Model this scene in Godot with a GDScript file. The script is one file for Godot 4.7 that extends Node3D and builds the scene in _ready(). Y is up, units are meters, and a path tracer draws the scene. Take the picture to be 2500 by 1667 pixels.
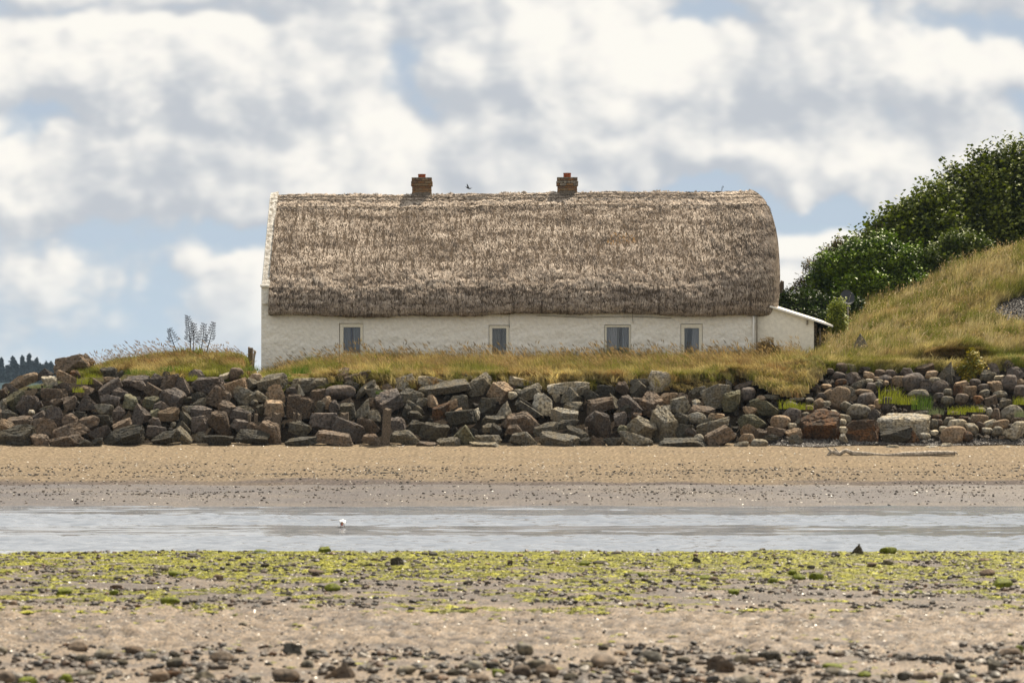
extends Node3D
# A thatched cottage above a rock sea wall, seen with a long lens over a tidal channel.
# Metres, y up. The camera stands at (0, 3, 0) and looks along -z; "d" below is the distance in front of it.

const FPX := 8000.0            # lens, in pixels of the 2500 wide photograph
const HORIZON := 930.0
var taken := {}
var rng := RandomNumberGenerator.new()
var nz := FastNoiseLite.new()  # smooth 2D/3D noise for heights and tints
var M := {}

# ---------------------------------------------------------------- small helpers
func at(px: float, py: float, d: float) -> Vector3:
	return Vector3((px - 1250.0) / FPX * d, 3.0 - (py - HORIZON) / FPX * d, -d)

func numbered(n: String) -> String:
	if not taken.has(n):
		taken[n] = 0
		return n
	taken[n] += 1
	return "%s_%03d" % [n, taken[n]]

func tag(o: Node, label: String, category := "", group := "", kind := "") -> void:
	if label != "": o.set_meta("label", label)
	if category != "": o.set_meta("category", category)
	if group != "": o.set_meta("group", group)
	if kind != "": o.set_meta("kind", kind)

func thing(called: String, label: String, category: String, pos := Vector3.ZERO, group := "") -> Node3D:
	var o := Node3D.new()
	o.name = numbered(called)
	add_child(o)
	o.position = pos
	tag(o, label, category, group)
	return o

func obj(called: String, mesh: Mesh, m: Material, parent: Node = null, pos := Vector3.ZERO) -> MeshInstance3D:
	var o := MeshInstance3D.new()
	o.mesh = mesh
	o.material_override = m
	if parent == null or parent == self:
		o.name = numbered(called)
		add_child(o, true)
	else:
		var k := 0
		var n := called
		while parent.has_node(NodePath(n)):
			k += 1
			n = "%s_%03d" % [called, k]
		o.name = n
		parent.add_child(o, true)
	o.position = pos
	return o

func scatter(called: String, mesh: Mesh, m: Material, where: Array, tint: Array, parent: Node = null) -> MultiMeshInstance3D:
	var mm := MultiMesh.new()
	mm.transform_format = MultiMesh.TRANSFORM_3D
	mm.use_colors = true
	mm.mesh = mesh
	mm.instance_count = where.size()
	for i in where.size():
		mm.set_instance_transform(i, where[i])
		mm.set_instance_color(i, tint[i])
	var o := MultiMeshInstance3D.new()
	o.multimesh = mm
	o.material_override = m
	if parent == null:
		o.name = numbered(called)
		add_child(o, true)
	else:
		o.name = called
		parent.add_child(o, true)
	o.set_meta("kind", "stuff")
	return o

func sgi() -> SurfaceTool:
	var s := SurfaceTool.new()
	s.begin(Mesh.PRIMITIVE_TRIANGLES)
	return s

func tri(s: SurfaceTool, a: Vector3, b: Vector3, c: Vector3) -> void:
	s.add_vertex(a); s.add_vertex(b); s.add_vertex(c)

func quad(s: SurfaceTool, a: Vector3, b: Vector3, c: Vector3, e: Vector3) -> void:
	# corners clockwise as seen from the front
	tri(s, a, b, c); tri(s, a, c, e)

func flat_done(s: SurfaceTool) -> ArrayMesh:
	s.generate_normals()
	return s.commit()

func box(s: SurfaceTool, lo: Vector3, hi: Vector3) -> void:
	var a := Vector3(lo.x, lo.y, hi.z); var b := Vector3(hi.x, lo.y, hi.z); var c := Vector3(hi.x, hi.y, hi.z); var e := Vector3(lo.x, hi.y, hi.z)
	var f := Vector3(lo.x, lo.y, lo.z); var g := Vector3(hi.x, lo.y, lo.z); var h := Vector3(hi.x, hi.y, lo.z); var i := Vector3(lo.x, hi.y, lo.z)
	quad(s, a, e, c, b); quad(s, g, h, i, f); quad(s, f, i, e, a); quad(s, b, c, h, g); quad(s, e, i, h, c); quad(s, f, a, b, g)

func box_mesh(lo: Vector3, hi: Vector3) -> ArrayMesh:
	var s := sgi()
	s.set_smooth_group(-1)
	box(s, lo, hi)
	return flat_done(s)

func bevel_box(size: Vector3, b: float) -> ArrayMesh:
	# a box about the origin with chamfered edges
	var s := sgi()
	s.set_smooth_group(-1)
	var h := size * 0.5
	var q := func(x: int, y: int, z: int, ax: int) -> Vector3:
		var v := Vector3(x * (h.x - b), y * (h.y - b), z * (h.z - b))
		v[ax] += [x, y, z][ax] * b
		return v
	for ax in 3:
		for sg in [-1, 1]:
			var u := (ax + 1) % 3
			var w := (ax + 2) % 3
			var pts: Array = []
			for k in [[-1, -1], [1, -1], [1, 1], [-1, 1]]:
				var t := [0, 0, 0]
				t[ax] = sg; t[u] = k[0]; t[w] = k[1]
				pts.append(q.call(t[0], t[1], t[2], ax))
			if sg > 0: quad(s, pts[3], pts[2], pts[1], pts[0])
			else: quad(s, pts[0], pts[1], pts[2], pts[3])
	for ax in 3:
		var u := (ax + 1) % 3
		var w := (ax + 2) % 3
		for su in [-1, 1]:
			for sw in [-1, 1]:
				var t0 := [0, 0, 0]
				t0[ax] = -1; t0[u] = su; t0[w] = sw
				var t1 := t0.duplicate()
				t1[ax] = 1
				var p0: Vector3 = q.call(t0[0], t0[1], t0[2], u)
				var p1: Vector3 = q.call(t1[0], t1[1], t1[2], u)
				var p2: Vector3 = q.call(t1[0], t1[1], t1[2], w)
				var p3: Vector3 = q.call(t0[0], t0[1], t0[2], w)
				if su * sw > 0: quad(s, p0, p1, p2, p3)
				else: quad(s, p3, p2, p1, p0)
	for x in [-1, 1]:
		for y in [-1, 1]:
			for z in [-1, 1]:
				var c0: Vector3 = q.call(x, y, z, 0)
				var c1: Vector3 = q.call(x, y, z, 1)
				var c2: Vector3 = q.call(x, y, z, 2)
				if x * y * z > 0: tri(s, c0, c2, c1)
				else: tri(s, c0, c1, c2)
	return flat_done(s)

func tube(s: SurfaceTool, pts: Array, radii: Array, sides := 8, rough := 0.0) -> void:
	# a smooth closed tube through points, with a radius at each
	var n := pts.size()
	var rings: Array = []
	for i in n:
		var t: Vector3 = (pts[mini(i + 1, n - 1)] - pts[maxi(i - 1, 0)]).normalized()
		var u := t.cross(Vector3.UP if absf(t.y) < 0.9 else Vector3.RIGHT).normalized()
		var w := u.cross(t).normalized()
		var ring: Array = []
		for k in sides:
			var a := TAU * k / sides
			var r: float = radii[i] * (1.0 + rough * nz.get_noise_3d(i * 37.0, k * 53.0, pts[i].x * 100.0))
			ring.append(pts[i] + (u * cos(a) + w * sin(a)) * r)
		rings.append(ring)
	for i in n - 1:
		for k in sides:
			var k2 := (k + 1) % sides
			quad(s, rings[i][k], rings[i][k2], rings[i + 1][k2], rings[i + 1][k])
	for k in sides:
		var k2 := (k + 1) % sides
		tri(s, pts[0], rings[0][k2], rings[0][k])
		tri(s, pts[n - 1], rings[n - 1][k], rings[n - 1][k2])

func tube_mesh(pts: Array, radii: Array, sides := 8, rough := 0.0) -> ArrayMesh:
	var s := sgi()
	s.set_smooth_group(0)
	tube(s, pts, radii, sides, rough)
	s.index()
	s.generate_normals()
	return s.commit()

func grid_mesh(rows: Array, colors: Array = [], uvs: Array = []) -> ArrayMesh:
	# rows of equally many points, smooth; rows go away from the viewer (or upwards), points go to the right
	var w: int = rows[0].size()
	var h := rows.size()
	var v := PackedVector3Array()
	var c := PackedColorArray()
	var t := PackedVector2Array()
	var idx := PackedInt32Array()
	for j in h:
		v.append_array(PackedVector3Array(rows[j]))
		if colors.size(): c.append_array(PackedColorArray(colors[j]))
		if uvs.size(): t.append_array(PackedVector2Array(uvs[j]))
	idx.resize((w - 1) * (h - 1) * 6)
	var n := PackedVector3Array()
	n.resize(v.size())
	var p := 0
	for j in h - 1:
		for i in w - 1:
			var a := j * w + i
			idx[p] = a; idx[p + 1] = a + w; idx[p + 2] = a + w + 1
			idx[p + 3] = a; idx[p + 4] = a + w + 1; idx[p + 5] = a + 1
			p += 6
	for j in h:
		for i in w:
			var dx := v[j * w + mini(i + 1, w - 1)] - v[j * w + maxi(i - 1, 0)]
			var dy := v[mini(j + 1, h - 1) * w + i] - v[maxi(j - 1, 0) * w + i]
			n[j * w + i] = dx.cross(dy).normalized()
	var arr := []
	arr.resize(Mesh.ARRAY_MAX)
	arr[Mesh.ARRAY_VERTEX] = v
	arr[Mesh.ARRAY_NORMAL] = n
	arr[Mesh.ARRAY_INDEX] = idx
	if c.size(): arr[Mesh.ARRAY_COLOR] = c
	if t.size(): arr[Mesh.ARRAY_TEX_UV] = t
	var m := ArrayMesh.new()
	m.add_surface_from_arrays(Mesh.PRIMITIVE_TRIANGLES, arr)
	return m

func lin(r: float, g: float, b: float) -> Color:
	return Color(r, g, b).linear_to_srgb()

func curve(tab: Array, x: float) -> float:
	# a smooth line through [x, y] pairs
	if x <= tab[0][0]: return tab[0][1]
	for i in tab.size() - 1:
		if x < tab[i + 1][0]:
			var t: float = (x - tab[i][0]) / (tab[i + 1][0] - tab[i][0])
			return lerpf(tab[i][1], tab[i + 1][1], t * t * (3.0 - 2.0 * t))
	return tab[-1][1]

# ---------------------------------------------------------------- textures and materials
func fbm(seed_: int, freq: float, oct: int, kind := FastNoiseLite.TYPE_SIMPLEX_SMOOTH) -> FastNoiseLite:
	var f := FastNoiseLite.new()
	f.seed = seed_
	f.noise_type = kind
	f.frequency = freq
	f.fractal_type = FastNoiseLite.FRACTAL_FBM
	f.fractal_octaves = oct
	f.fractal_gain = 0.55
	return f

func grain(size: int, freq: float, oct: int, lo: float, hi: float, seed_: int, contrast := 1.0, kind := FastNoiseLite.TYPE_SIMPLEX_SMOOTH) -> ImageTexture:
	# a seamless grey texture from lo to hi
	var im := fbm(seed_, freq, oct, kind).get_seamless_image(size, size)
	im.convert(Image.FORMAT_RGB8)
	var data := im.get_data()
	var look := PackedByteArray()
	look.resize(256)
	for k in 256:
		var v := clampf((k / 255.0 - 0.5) * contrast + 0.5, 0.0, 1.0)
		look[k] = int(lerpf(lo, hi, v) * 255.0)
	for k in data.size():
		data[k] = look[data[k]]
	im = Image.create_from_data(size, size, false, Image.FORMAT_RGB8, data)
	return ImageTexture.create_from_image(im)

func mat(called: String, c: Color, rough := 0.9, spec := 0.4) -> StandardMaterial3D:
	var m := StandardMaterial3D.new()
	m.resource_name = called
	m.albedo_color = c
	m.roughness = rough
	m.metallic_specular = spec
	M[called] = m
	return m

func tri_mat(called: String, c: Color, tex: Texture2D, scale: float, bump: Texture2D = null, cm := 0.0, rough := 0.9, spec := 0.4) -> StandardMaterial3D:
	var m := mat(called, c, rough, spec)
	m.albedo_texture = tex
	m.uv1_triplanar = true
	m.uv1_world_triplanar = true
	m.uv1_scale = Vector3.ONE * scale
	if bump:
		m.heightmap_enabled = true
		m.heightmap_texture = bump
		m.heightmap_scale = cm
	return m

# ---------------------------------------------------------------- camera, sky, sun
func set_view() -> void:
	var cam := Camera3D.new()
	cam.name = "camera"
	add_child(cam)
	cam.position = Vector3(0, 3, 0)
	cam.rotation.x = atan((HORIZON - 833.5) / FPX)
	cam.keep_aspect = Camera3D.KEEP_HEIGHT
	var ca := CameraAttributesPhysical.new()
	ca.frustum_focal_length = 12.0 * FPX / 833.5
	ca.frustum_focus_distance = 104.0
	ca.frustum_near = 0.5
	ca.frustum_far = 9000.0
	ca.exposure_aperture = 2.7
	cam.attributes = ca
	cam.fov = rad_to_deg(2.0 * atan(833.5 / FPX))
	cam.near = 0.5
	cam.far = 9000.0
	cam.current = true
	var we := WorldEnvironment.new()
	we.name = "air"
	var e := Environment.new()
	e.background_mode = Environment.BG_SKY
	var sky := Sky.new()
	var sm := PanoramaSkyMaterial.new()
	sm.panorama = make_sky()
	sm.energy_multiplier = 0.56
	sky.sky_material = sm
	e.sky = sky
	e.tonemap_mode = Environment.TONE_MAPPER_LINEAR
	e.tonemap_exposure = EXPOSURE
	e.sdfgi_enabled = true
	e.ssao_enabled = true
	e.ssil_enabled = true
	e.fog_enabled = FOG > 0.0
	e.fog_density = FOG
	e.fog_light_color = Color(0.72, 0.82, 0.92)
	we.environment = e
	add_child(we)
	var sun := DirectionalLight3D.new()
	sun.name = "sun"
	sun.light_energy = SUN
	sun.light_color = Color(1.0, 0.945, 0.86)
	sun.light_angular_distance = 0.53
	sun.shadow_enabled = true
	add_child(sun)
	sun.look_at_from_position(Vector3.ZERO, Vector3(-SUN_FROM.x, -SUN_FROM.y, -SUN_FROM.z), Vector3.UP)

const EXPOSURE := 1.8
const FOG := 0.00007
const SUN := 1.6
const SUN_FROM := Vector3(0.36, 0.84, -0.40)

# Clouds: each [x, y, reach across, reach up, how much] in degrees of azimuth and height leans the noise towards cloud or towards a gap.
const LEAN := [
	[-6.9, 5.5, 2.2, 0.6, 0.34], [-8.5, 4.6, 1.2, 0.35, -0.6], [-5.6, 4.45, 1.6, 0.22, -0.3], [-5.0, 5.3, 3.6, 1.0, 0.2], [-6.6, 3.9, 1.6, 0.5, 0.15], [-4.0, 5.3, 2.2, 1.1, 0.32], [-6.6, 6.45, 3.0, 0.16, -0.5],
	[-2.5, 4.0, 2.4, 0.8, 0.25], [-1.7, 5.35, 0.8, 0.7, -0.85], [-0.7, 4.75, 1.0, 0.35, -0.5], [0.9, 5.0, 1.2, 1.1, 0.5], [-5.5, 3.2, 2.2, 0.5, 0.12], [-8.0, 3.1, 0.9, 0.3, 0.25],
	[-7.6, 2.3, 2.0, 0.35, -0.4], [-4.2, 2.5, 1.6, 0.3, -0.5], [-5.0, 2.05, 2.0, 0.22, 0.12], [-6.0, 1.3, 4.5, 0.5, -0.3], [-3.0, 1.6, 1.2, 0.4, -0.3], [-6.5, 0.45, 4.0, 0.35, -0.35],
	[-1.5, 3.2, 1.8, 0.45, 0.22], [0.7, 3.55, 1.3, 0.3, -0.3], [2.3, 3.1, 1.6, 0.22, -0.6], [4.8, 3.05, 2.6, 0.24, -0.5], [6.0, 2.8, 1.6, 0.22, -0.35], [5.5, 3.8, 3.0, 0.35, 0.25], [6.6, 2.3, 2.2, 0.25, 0.5],
	[6.5, 1.6, 2.6, 0.5, -0.02], [3.6, 6.2, 1.5, 0.42, -0.55], [2.9, 5.6, 1.0, 0.3, 0.2], [4.6, 5.3, 1.6, 0.5, 0.4], [5.2, 6.0, 0.8, 0.6, 0.45], [8.3, 6.0, 0.9, 0.4, -0.45],
	[7.4, 5.2, 1.3, 0.5, 0.4], [3.4, 4.3, 1.8, 0.5, -0.12], [4.6, 3.7, 1.6, 0.35, 0.2], [6.8, 4.0, 1.5, 0.6, 0.12], [8.5, 4.7, 0.6, 0.4, -0.35], [1.8, 6.2, 1.0, 0.5, 0.3], [8.6, 3.3, 1.6, 0.6, 0.2],
]
var sky_big := FastNoiseLite.new()
var sky_fine := FastNoiseLite.new()
var sky_lit := FastNoiseLite.new()

func cloud_at(az: float, el: float) -> float:
	# how much cloud there is in that direction (degrees); above 0 is cloud
	var ce := cos(deg_to_rad(el))
	var v := Vector3(sin(deg_to_rad(az)) * ce, sin(deg_to_rad(el)) * 1.0, cos(deg_to_rad(az)) * ce)
	var b := sky_big.get_noise_3dv(v)
	# ragged edges: look everything up a little to the side
	var wx := sky_lit.get_noise_3dv(v * 2.2 + Vector3(3, 0, 0))
	var wy := sky_lit.get_noise_3dv(v * 2.2 + Vector3(0, 3, 0))
	var f := -0.55 - sky_fine.get_noise_3dv(v + Vector3(wx, wy, wx) * 0.008)
	var lean := 0.0
	az += 1.0 * wx + 0.35 * f
	el += 0.6 * wy + 0.2 * f
	if absf(az) < 13.0 and el < 9.0:
		for k in LEAN:
			var x: float = (az - k[0]) / k[2]
			var y: float = (el - k[1]) / k[3]
			var q := x * x + y * y
			if q < 6.0: lean += k[4] * exp(-q)
	return 0.42 + b * 0.42 + f * 1.05 + lean * 0.9

func sky_color(az: float, el: float) -> Color:
	var d := cloud_at(az, el)
	var up := cloud_at(az + 0.22, el + 0.26)
	var up2 := cloud_at(az + 0.5, el + 0.8)
	var cover := smoothstep(-0.12, 0.2, d)
	var ce := cos(deg_to_rad(el))
	var broad := sky_lit.get_noise_3d(sin(deg_to_rad(az)) * ce, sin(deg_to_rad(el)) * 1.4, cos(deg_to_rad(az)) * ce)
	var lit := clampf(0.60 + (d - up) * 1.35 + (d - up2) * 0.3 + broad * 0.55, 0.0, 1.0)
	var blue := Color(0.72, 0.775, 0.838).lerp(Color(0.765, 0.83, 0.882), clampf(1.0 - el / 5.0, 0.0, 1.0))
	blue = blue.lerp(Color(0.42, 0.58, 0.80), clampf((el - 15.0) / 60.0, 0.0, 1.0))
	var shade := Color(0.765, 0.785, 0.812)
	var bright := Color(1.0, 0.985, 0.955)
	return blue.lerp(shade.lerp(bright, smoothstep(-0.05, 1.1, lit)), cover * (0.55 + 0.45 * smoothstep(0.0, 2.2, el)))

func make_sky() -> ImageTexture:
	sky_big.seed = 11; sky_big.frequency = 5.0; sky_big.fractal_octaves = 3; sky_big.fractal_type = FastNoiseLite.FRACTAL_FBM
	sky_lit.seed = 19; sky_lit.frequency = 11.0; sky_lit.fractal_octaves = 4; sky_lit.fractal_type = FastNoiseLite.FRACTAL_FBM
	sky_fine.seed = 5; sky_fine.noise_type = FastNoiseLite.TYPE_CELLULAR; sky_fine.cellular_distance_function = FastNoiseLite.DISTANCE_EUCLIDEAN; sky_fine.cellular_return_type = FastNoiseLite.RETURN_DISTANCE
	sky_fine.frequency = 34.0; sky_fine.fractal_octaves = 5; sky_fine.fractal_gain = 0.6; sky_fine.fractal_lacunarity = 2.2; sky_fine.fractal_type = FastNoiseLite.FRACTAL_FBM
	var w := 768
	var h := 384
	var im := Image.create(w, h, false, Image.FORMAT_RGB8)
	for j in h:
		var el := 90.0 - (j + 0.5) * 180.0 / h
		for i in w:
			im.set_pixel(i, j, sky_color(wrapf((i + 0.5) * 360.0 / w, -180.0, 180.0), el) if el > 0.0 else Color(0.62, 0.6, 0.55))
	im.resize(4096, 4096, Image.INTERPOLATE_CUBIC)
	# the part of the sky before the lens, at the full fineness
	# (the picture's first column looks along -z)
	var y0 := 1780
	var y1 := 2048
	for j in range(y0, y1):
		var el := 90.0 - (j + 0.5) * 180.0 / 4096.0
		for i in range(-170, 170):
			im.set_pixel(posmod(i, 4096), j, sky_color((i + 0.5) * 360.0 / 4096.0, maxf(el, 0.0)))
	return ImageTexture.create_from_image(im)

# ---------------------------------------------------------------- land and water
func sand_h(x: float, d: float) -> float:
	var py := curve_lin([[78.0, 1240.0], [78.7, 1235.0], [83.0, 1175.0], [90.0, 1091.0], [91.5, 1080.0]], d)
	var y := 3.0 - (py - HORIZON) * d / FPX
	y += 0.03 * nz.get_noise_2d(x * 18.0, d * 18.0) + 0.012 * nz.get_noise_2d(x * 90.0, d * 130.0)
	return y

func curve_lin(tab: Array, x: float) -> float:
	if x <= tab[0][0]: return tab[0][1]
	for i in tab.size() - 1:
		if x < tab[i + 1][0]:
			return lerpf(tab[i][1], tab[i + 1][1], (x - tab[i][0]) / (tab[i + 1][0] - tab[i][0]))
	return tab[-1][1]

const CREST := [[0, 956], [90, 940], [150, 922], [220, 905], [300, 890], [430, 877], [560, 881], [640, 893]]

func top_py(px: float) -> float:
	return curve_lin([[0.0, 960.0], [120.0, 932.0], [250.0, 924.0], [1700.0, 926.0], [1850.0, 912.0], [1960.0, 888.0], [2500.0, 880.0]], px)

func hill_peak(x: float) -> float:
	return curve_lin([[8.9, 0.0], [9.4, 0.4], [10.0, 0.75], [10.7, 1.2], [11.64, 1.7], [12.56, 1.98], [13.5, 2.34], [14.25, 2.8], [15.0, 3.05], [16.4, 3.4], [24.0, 4.2]], x)

func land_h(x: float, d: float) -> float:
	var px := x / d * FPX + 1250.0
	var dt := 90.2 + (1085.0 - top_py(px)) * 0.0225
	var ytop := 3.0 - (top_py(px) - HORIZON) * dt / FPX
	# the sloping face under the rocks
	if d < dt:
		var py := 1085.0 - (d - 90.2) / 0.0225
		var off := lerpf(0.95, 0.15, clampf((d - 91.0) / (dt - 91.0), 0.0, 1.0))
		return 3.0 - (py - HORIZON) * d / FPX - off + 0.05 * nz.get_noise_2d(x * 60.0, d * 60.0)
	var y := ytop - 0.08
	# behind the rocks: mound to the left, garden strip before the house, dune bank to the right
	var crest := 3.0 + (HORIZON - curve(CREST, (x / 97.0) * FPX + 1250.0)) * 97.0 / FPX
	var yl := lerpf(y, crest, smoothstep(0.0, 1.0, clampf((d - dt) / (97.0 - dt), 0.0, 1.0)))
	if d > 97.0: yl = crest - 0.1 * (d - 97.0) - 0.004 * (d - 97.0) * (d - 97.0)
	var base := curve([[-7.7, 3.17], [-5.2, 3.4], [7.4, 3.46], [9.5, 3.55], [30.0, 3.6]], x)
	var ym := lerpf(y, base, clampf((d - dt) / (100.0 - dt), 0.0, 1.0))
	if d > 110.0 and x < 9.0: ym = lerpf(base, 1.0, smoothstep(110.0, 125.0, d))
	var rise := smoothstep(0.0, 1.0, clampf((d - 95.6) / 9.6, 0.0, 1.0))
	ym += hill_peak(x) * lerpf(rise, clampf((d - 95.6) / 9.6, 0.0, 1.0), 0.6)
	if x > 9.0 and d > 105.0: ym += (d - 105.0) * 0.06
	# the eroded hollow under the turf edge
	var hw := 1.05 + 0.3 * nz.get_noise_2d(x * 70.0, 11.0)
	ym += exp(-pow((x - 13.0) / hw, 6.0)) * (0.36 * smoothstep(95.5, 95.68, d) * (1.0 - smoothstep(95.9, 98.5, d)) - 0.15 * exp(-pow((d - 95.25) / 0.25, 2.0)))
	var hh := lerpf(yl, ym, smoothstep(-7.95, -7.72, x))
	hh += 0.05 * nz.get_noise_2d(x * 30.0, d * 30.0) * clampf((d - dt) * 2.0, 0.0, 1.0)
	return hh

func shore_h(x: float, d: float) -> float:
	var y := 0.035 + 0.05 * nz.get_noise_2d(x * 22.0, d * 22.0) + 0.02 * nz.get_noise_2d(x * 110.0, d * 110.0)
	y = lerpf(y, y * 0.4, smoothstep(53.0, 57.0, d))
	y -= 0.25 * smoothstep(57.3 + 0.5 * nz.get_noise_2d(x * 30.0, 7.0), 58.6, d)
	# ripple marks in the sandy strip
	var rip := smoothstep(34.8, 37.0, d) * (1.0 - smoothstep(41.5, 43.5, d))
	if rip > 0.0:
		y += rip * 0.06 * ripple(x, d)
	return y

func ripple(x: float, d: float) -> float:
	return nz.get_noise_2d(x * 240.0 + d * 30.0, d * 95.0) + 0.3 * nz.get_noise_2d(x * 420.0, d * 220.0 + 500.0)

func wet_at(x: float, d: float) -> float:
	# 1 where the foreground is a wet sheen, 0 where it is sand
	return clampf(0.5 + 1.6 * nz.get_noise_2d(x * 14.0 + 50.0, d * 40.0), 0.0, 1.0)

func span(a: float, b: float, step: float) -> Array:
	var out := []
	var n := int(ceil((b - a) / step))
	for i in n + 1: out.append(a + (b - a) * i / n)
	return out

func build_land() -> void:
	nz.seed = 3
	nz.frequency = 0.02
	nz.fractal_octaves = 3
	nz.fractal_type = FastNoiseLite.FRACTAL_FBM
	var fine := grain(512, 0.02, 6, 0.62, 1.0, 21, 1.5)
	var specks := grain(512, 0.09, 4, 0.3, 1.0, 22, 2.0)
	var m := mat("sand", Color.WHITE, 0.95, 0.25)
	m.vertex_color_use_as_albedo = true
	m.albedo_texture = fine
	m.uv1_triplanar = true; m.uv1_world_triplanar = true; m.uv1_scale = Vector3(0.7, 0.7, 0.7)
	m.heightmap_enabled = true; m.heightmap_texture = specks; m.heightmap_scale = 0.6
	var wet := mat("wet_mud", Color.WHITE, 0.42, 0.5)
	wet.vertex_color_use_as_albedo = true
	wet.albedo_texture = fine
	wet.uv1_triplanar = true; wet.uv1_world_triplanar = true; wet.uv1_scale = Vector3(0.9, 0.9, 0.9)
	wet.heightmap_enabled = true; wet.heightmap_texture = specks; wet.heightmap_scale = 0.5
	var wide := [-60.0, -45.0, -30.0, -22.0]
	var xs := wide + span(-17.0, 17.0, 0.14) + [22.0, 30.0, 45.0, 60.0]
	# dry sand above, wet mudflat below
	for part in 2:
		var rows := []; var cols := []
		var ds := span(82.4, 91.4, 0.1) if part == 0 else span(77.8, 82.4, 0.08)
		for d in ds:
			var r := []; var c := []
			for x in xs:
				r.append(Vector3(x, sand_h(x, d), -d))
				var n1 := nz.get_noise_2d(x * 8.0, d * 45.0)
				var n2 := nz.get_noise_2d(x * 60.0 + 9.0, d * 160.0)
				var dry := Color(0.275, 0.213, 0.14).lerp(Color(0.24, 0.19, 0.132), clampf((88.0 - d) / 4.0 + n1, 0.0, 1.0))
				var mud := Color(0.13, 0.11, 0.10).lerp(Color(0.17, 0.14, 0.115), clampf(0.4 + n1 * 1.6, 0.0, 1.0))
				var k := clampf((d - 82.7 + 1.3 * nz.get_noise_2d(x * 5.0, 3.0) + n1 * 0.8) / 0.7, 0.0, 1.0)
				c.append(mud.lerp(dry, k) * (1.0 + 0.14 * n2))
			rows.append(r); cols.append(c)
		var o := obj("beach" if part == 0 else "mudflat", grid_mesh(rows, cols), m if part == 0 else wet)
		tag(o, "dry tan sand sloping up to the foot of the rock wall" if part == 0 else "grey brown wet mud along the far edge of the channel", "sand" if part == 0 else "mud", "", "structure")
	# foreground shore
	var rows := []; var cols := []
	xs = [-40.0, -25.0, -14.0] + span(-9.5, 9.5, 0.07) + [14.0, 25.0, 40.0]
	for d in [3.0, 10.0, 18.0, 25.0] + span(29.0, 45.0, 0.05) + span(45.08, 58.9, 0.09):
		var r := []; var c := []
		for x in xs:
			r.append(Vector3(x, shore_h(x, d), -d))
			var n1 := nz.get_noise_2d(x * 25.0, d * 50.0)
			var n2 := nz.get_noise_2d(x * 120.0, d * 160.0)
			var tan_ := Color(0.315, 0.24, 0.165)
			var grey := Color(0.16, 0.126, 0.097)
			var k := clampf(0.5 + n1 * 1.6 + (0.3 if d < 43.5 else -0.5), 0.0, 1.0)
			var col := grey.lerp(tan_, k) * (1.0 + 0.3 * n2)
			var rip := smoothstep(34.8, 37.0, d) * (1.0 - smoothstep(41.5, 43.5, d))
			if rip > 0.0:
				# water lies in the troughs and darkens the sand there
				var rr := ripple(x, d)
				col = col.lerp(col * (0.5 if rr < -0.08 else 1.08), rip * smoothstep(0.05, 0.25, absf(rr)))
			c.append(col)
		rows.append(r); cols.append(c)
	wet = mat("wet_shore", Color.WHITE, 0.5, 0.45)
	wet.vertex_color_use_as_albedo = true
	wet.albedo_texture = grain(512, 0.03, 5, 0.45, 1.0, 31, 1.8)
	wet.uv1_triplanar = true; wet.uv1_world_triplanar = true; wet.uv1_scale = Vector3(1.3, 1.3, 1.3)
	wet.roughness_texture = grain(512, 0.015, 4, 0.5, 1.0, 33, 2.0)
	wet.roughness = 0.85
	tag(obj("shore", grid_mesh(rows, cols), wet), "wet rippled sand and gravel of the near shore", "sand", "", "structure")
	# land under the rocks, the garden and the dune
	rows = []; cols = []
	xs = [-60.0, -40.0, -26.0] + span(-20.0, 20.0, 0.16) + [26.0, 40.0, 60.0]
	for d in span(89.3, 95.0, 0.14) + span(95.06, 96.2, 0.06) + span(96.3, 99.0, 0.15) + span(99.3, 112.0, 0.4) + [115.0, 120.0, 126.0, 134.0]:
		var r := []; var c := []
		for x in xs:
			var hh := land_h(x, d)
			if d > 126.0: hh = lerpf(hh, -0.5, clampf((d - 126.0) / 8.0, 0.0, 1.0))
			r.append(Vector3(x, hh, -d))
			var px: float = x / d * FPX + 1250.0
			var dt := 90.2 + (1085.0 - top_py(px)) * 0.0225
			var n1 := nz.get_noise_2d(x * 40.0, d * 40.0)
			var soil := Color(0.075, 0.058, 0.042) * (1.0 + 0.4 * n1)
			var turf := Color(0.13, 0.105, 0.042).lerp(Color(0.08, 0.085, 0.03), clampf(0.5 + n1, 0.0, 1.0))
			c.append(soil.lerp(turf, smoothstep(-0.1, 0.5, d - dt)))
		rows.append(r); cols.append(c)
	var soilm := mat("soil", Color.WHITE, 1.0, 0.2)
	soilm.vertex_color_use_as_albedo = true
	soilm.albedo_texture = specks
	soilm.uv1_triplanar = true; soilm.uv1_world_triplanar = true; soilm.uv1_scale = Vector3(0.5, 0.5, 0.5)
	tag(obj("ground", grid_mesh(rows, cols), soilm), "soil bank carrying the cottage, the mound and the dune", "ground", "", "structure")
	# bed of the channel and the sea beyond
	var bed := PlaneMesh.new()
	bed.size = Vector2(9000, 9000)
	var o := obj("sea", bed, mat("sea_water", lin(0.10, 0.13, 0.15), 0.25, 0.5), self, Vector3(0, -0.4, -3900))
	tag(o, "distant grey sea behind the land", "sea", "", "structure")
	# the channel itself: real waves
	rows = []
	var wv := FastNoiseLite.new()
	wv.seed = 8
	wv.frequency = 1.0
	wv.fractal_type = FastNoiseLite.FRACTAL_NONE
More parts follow.
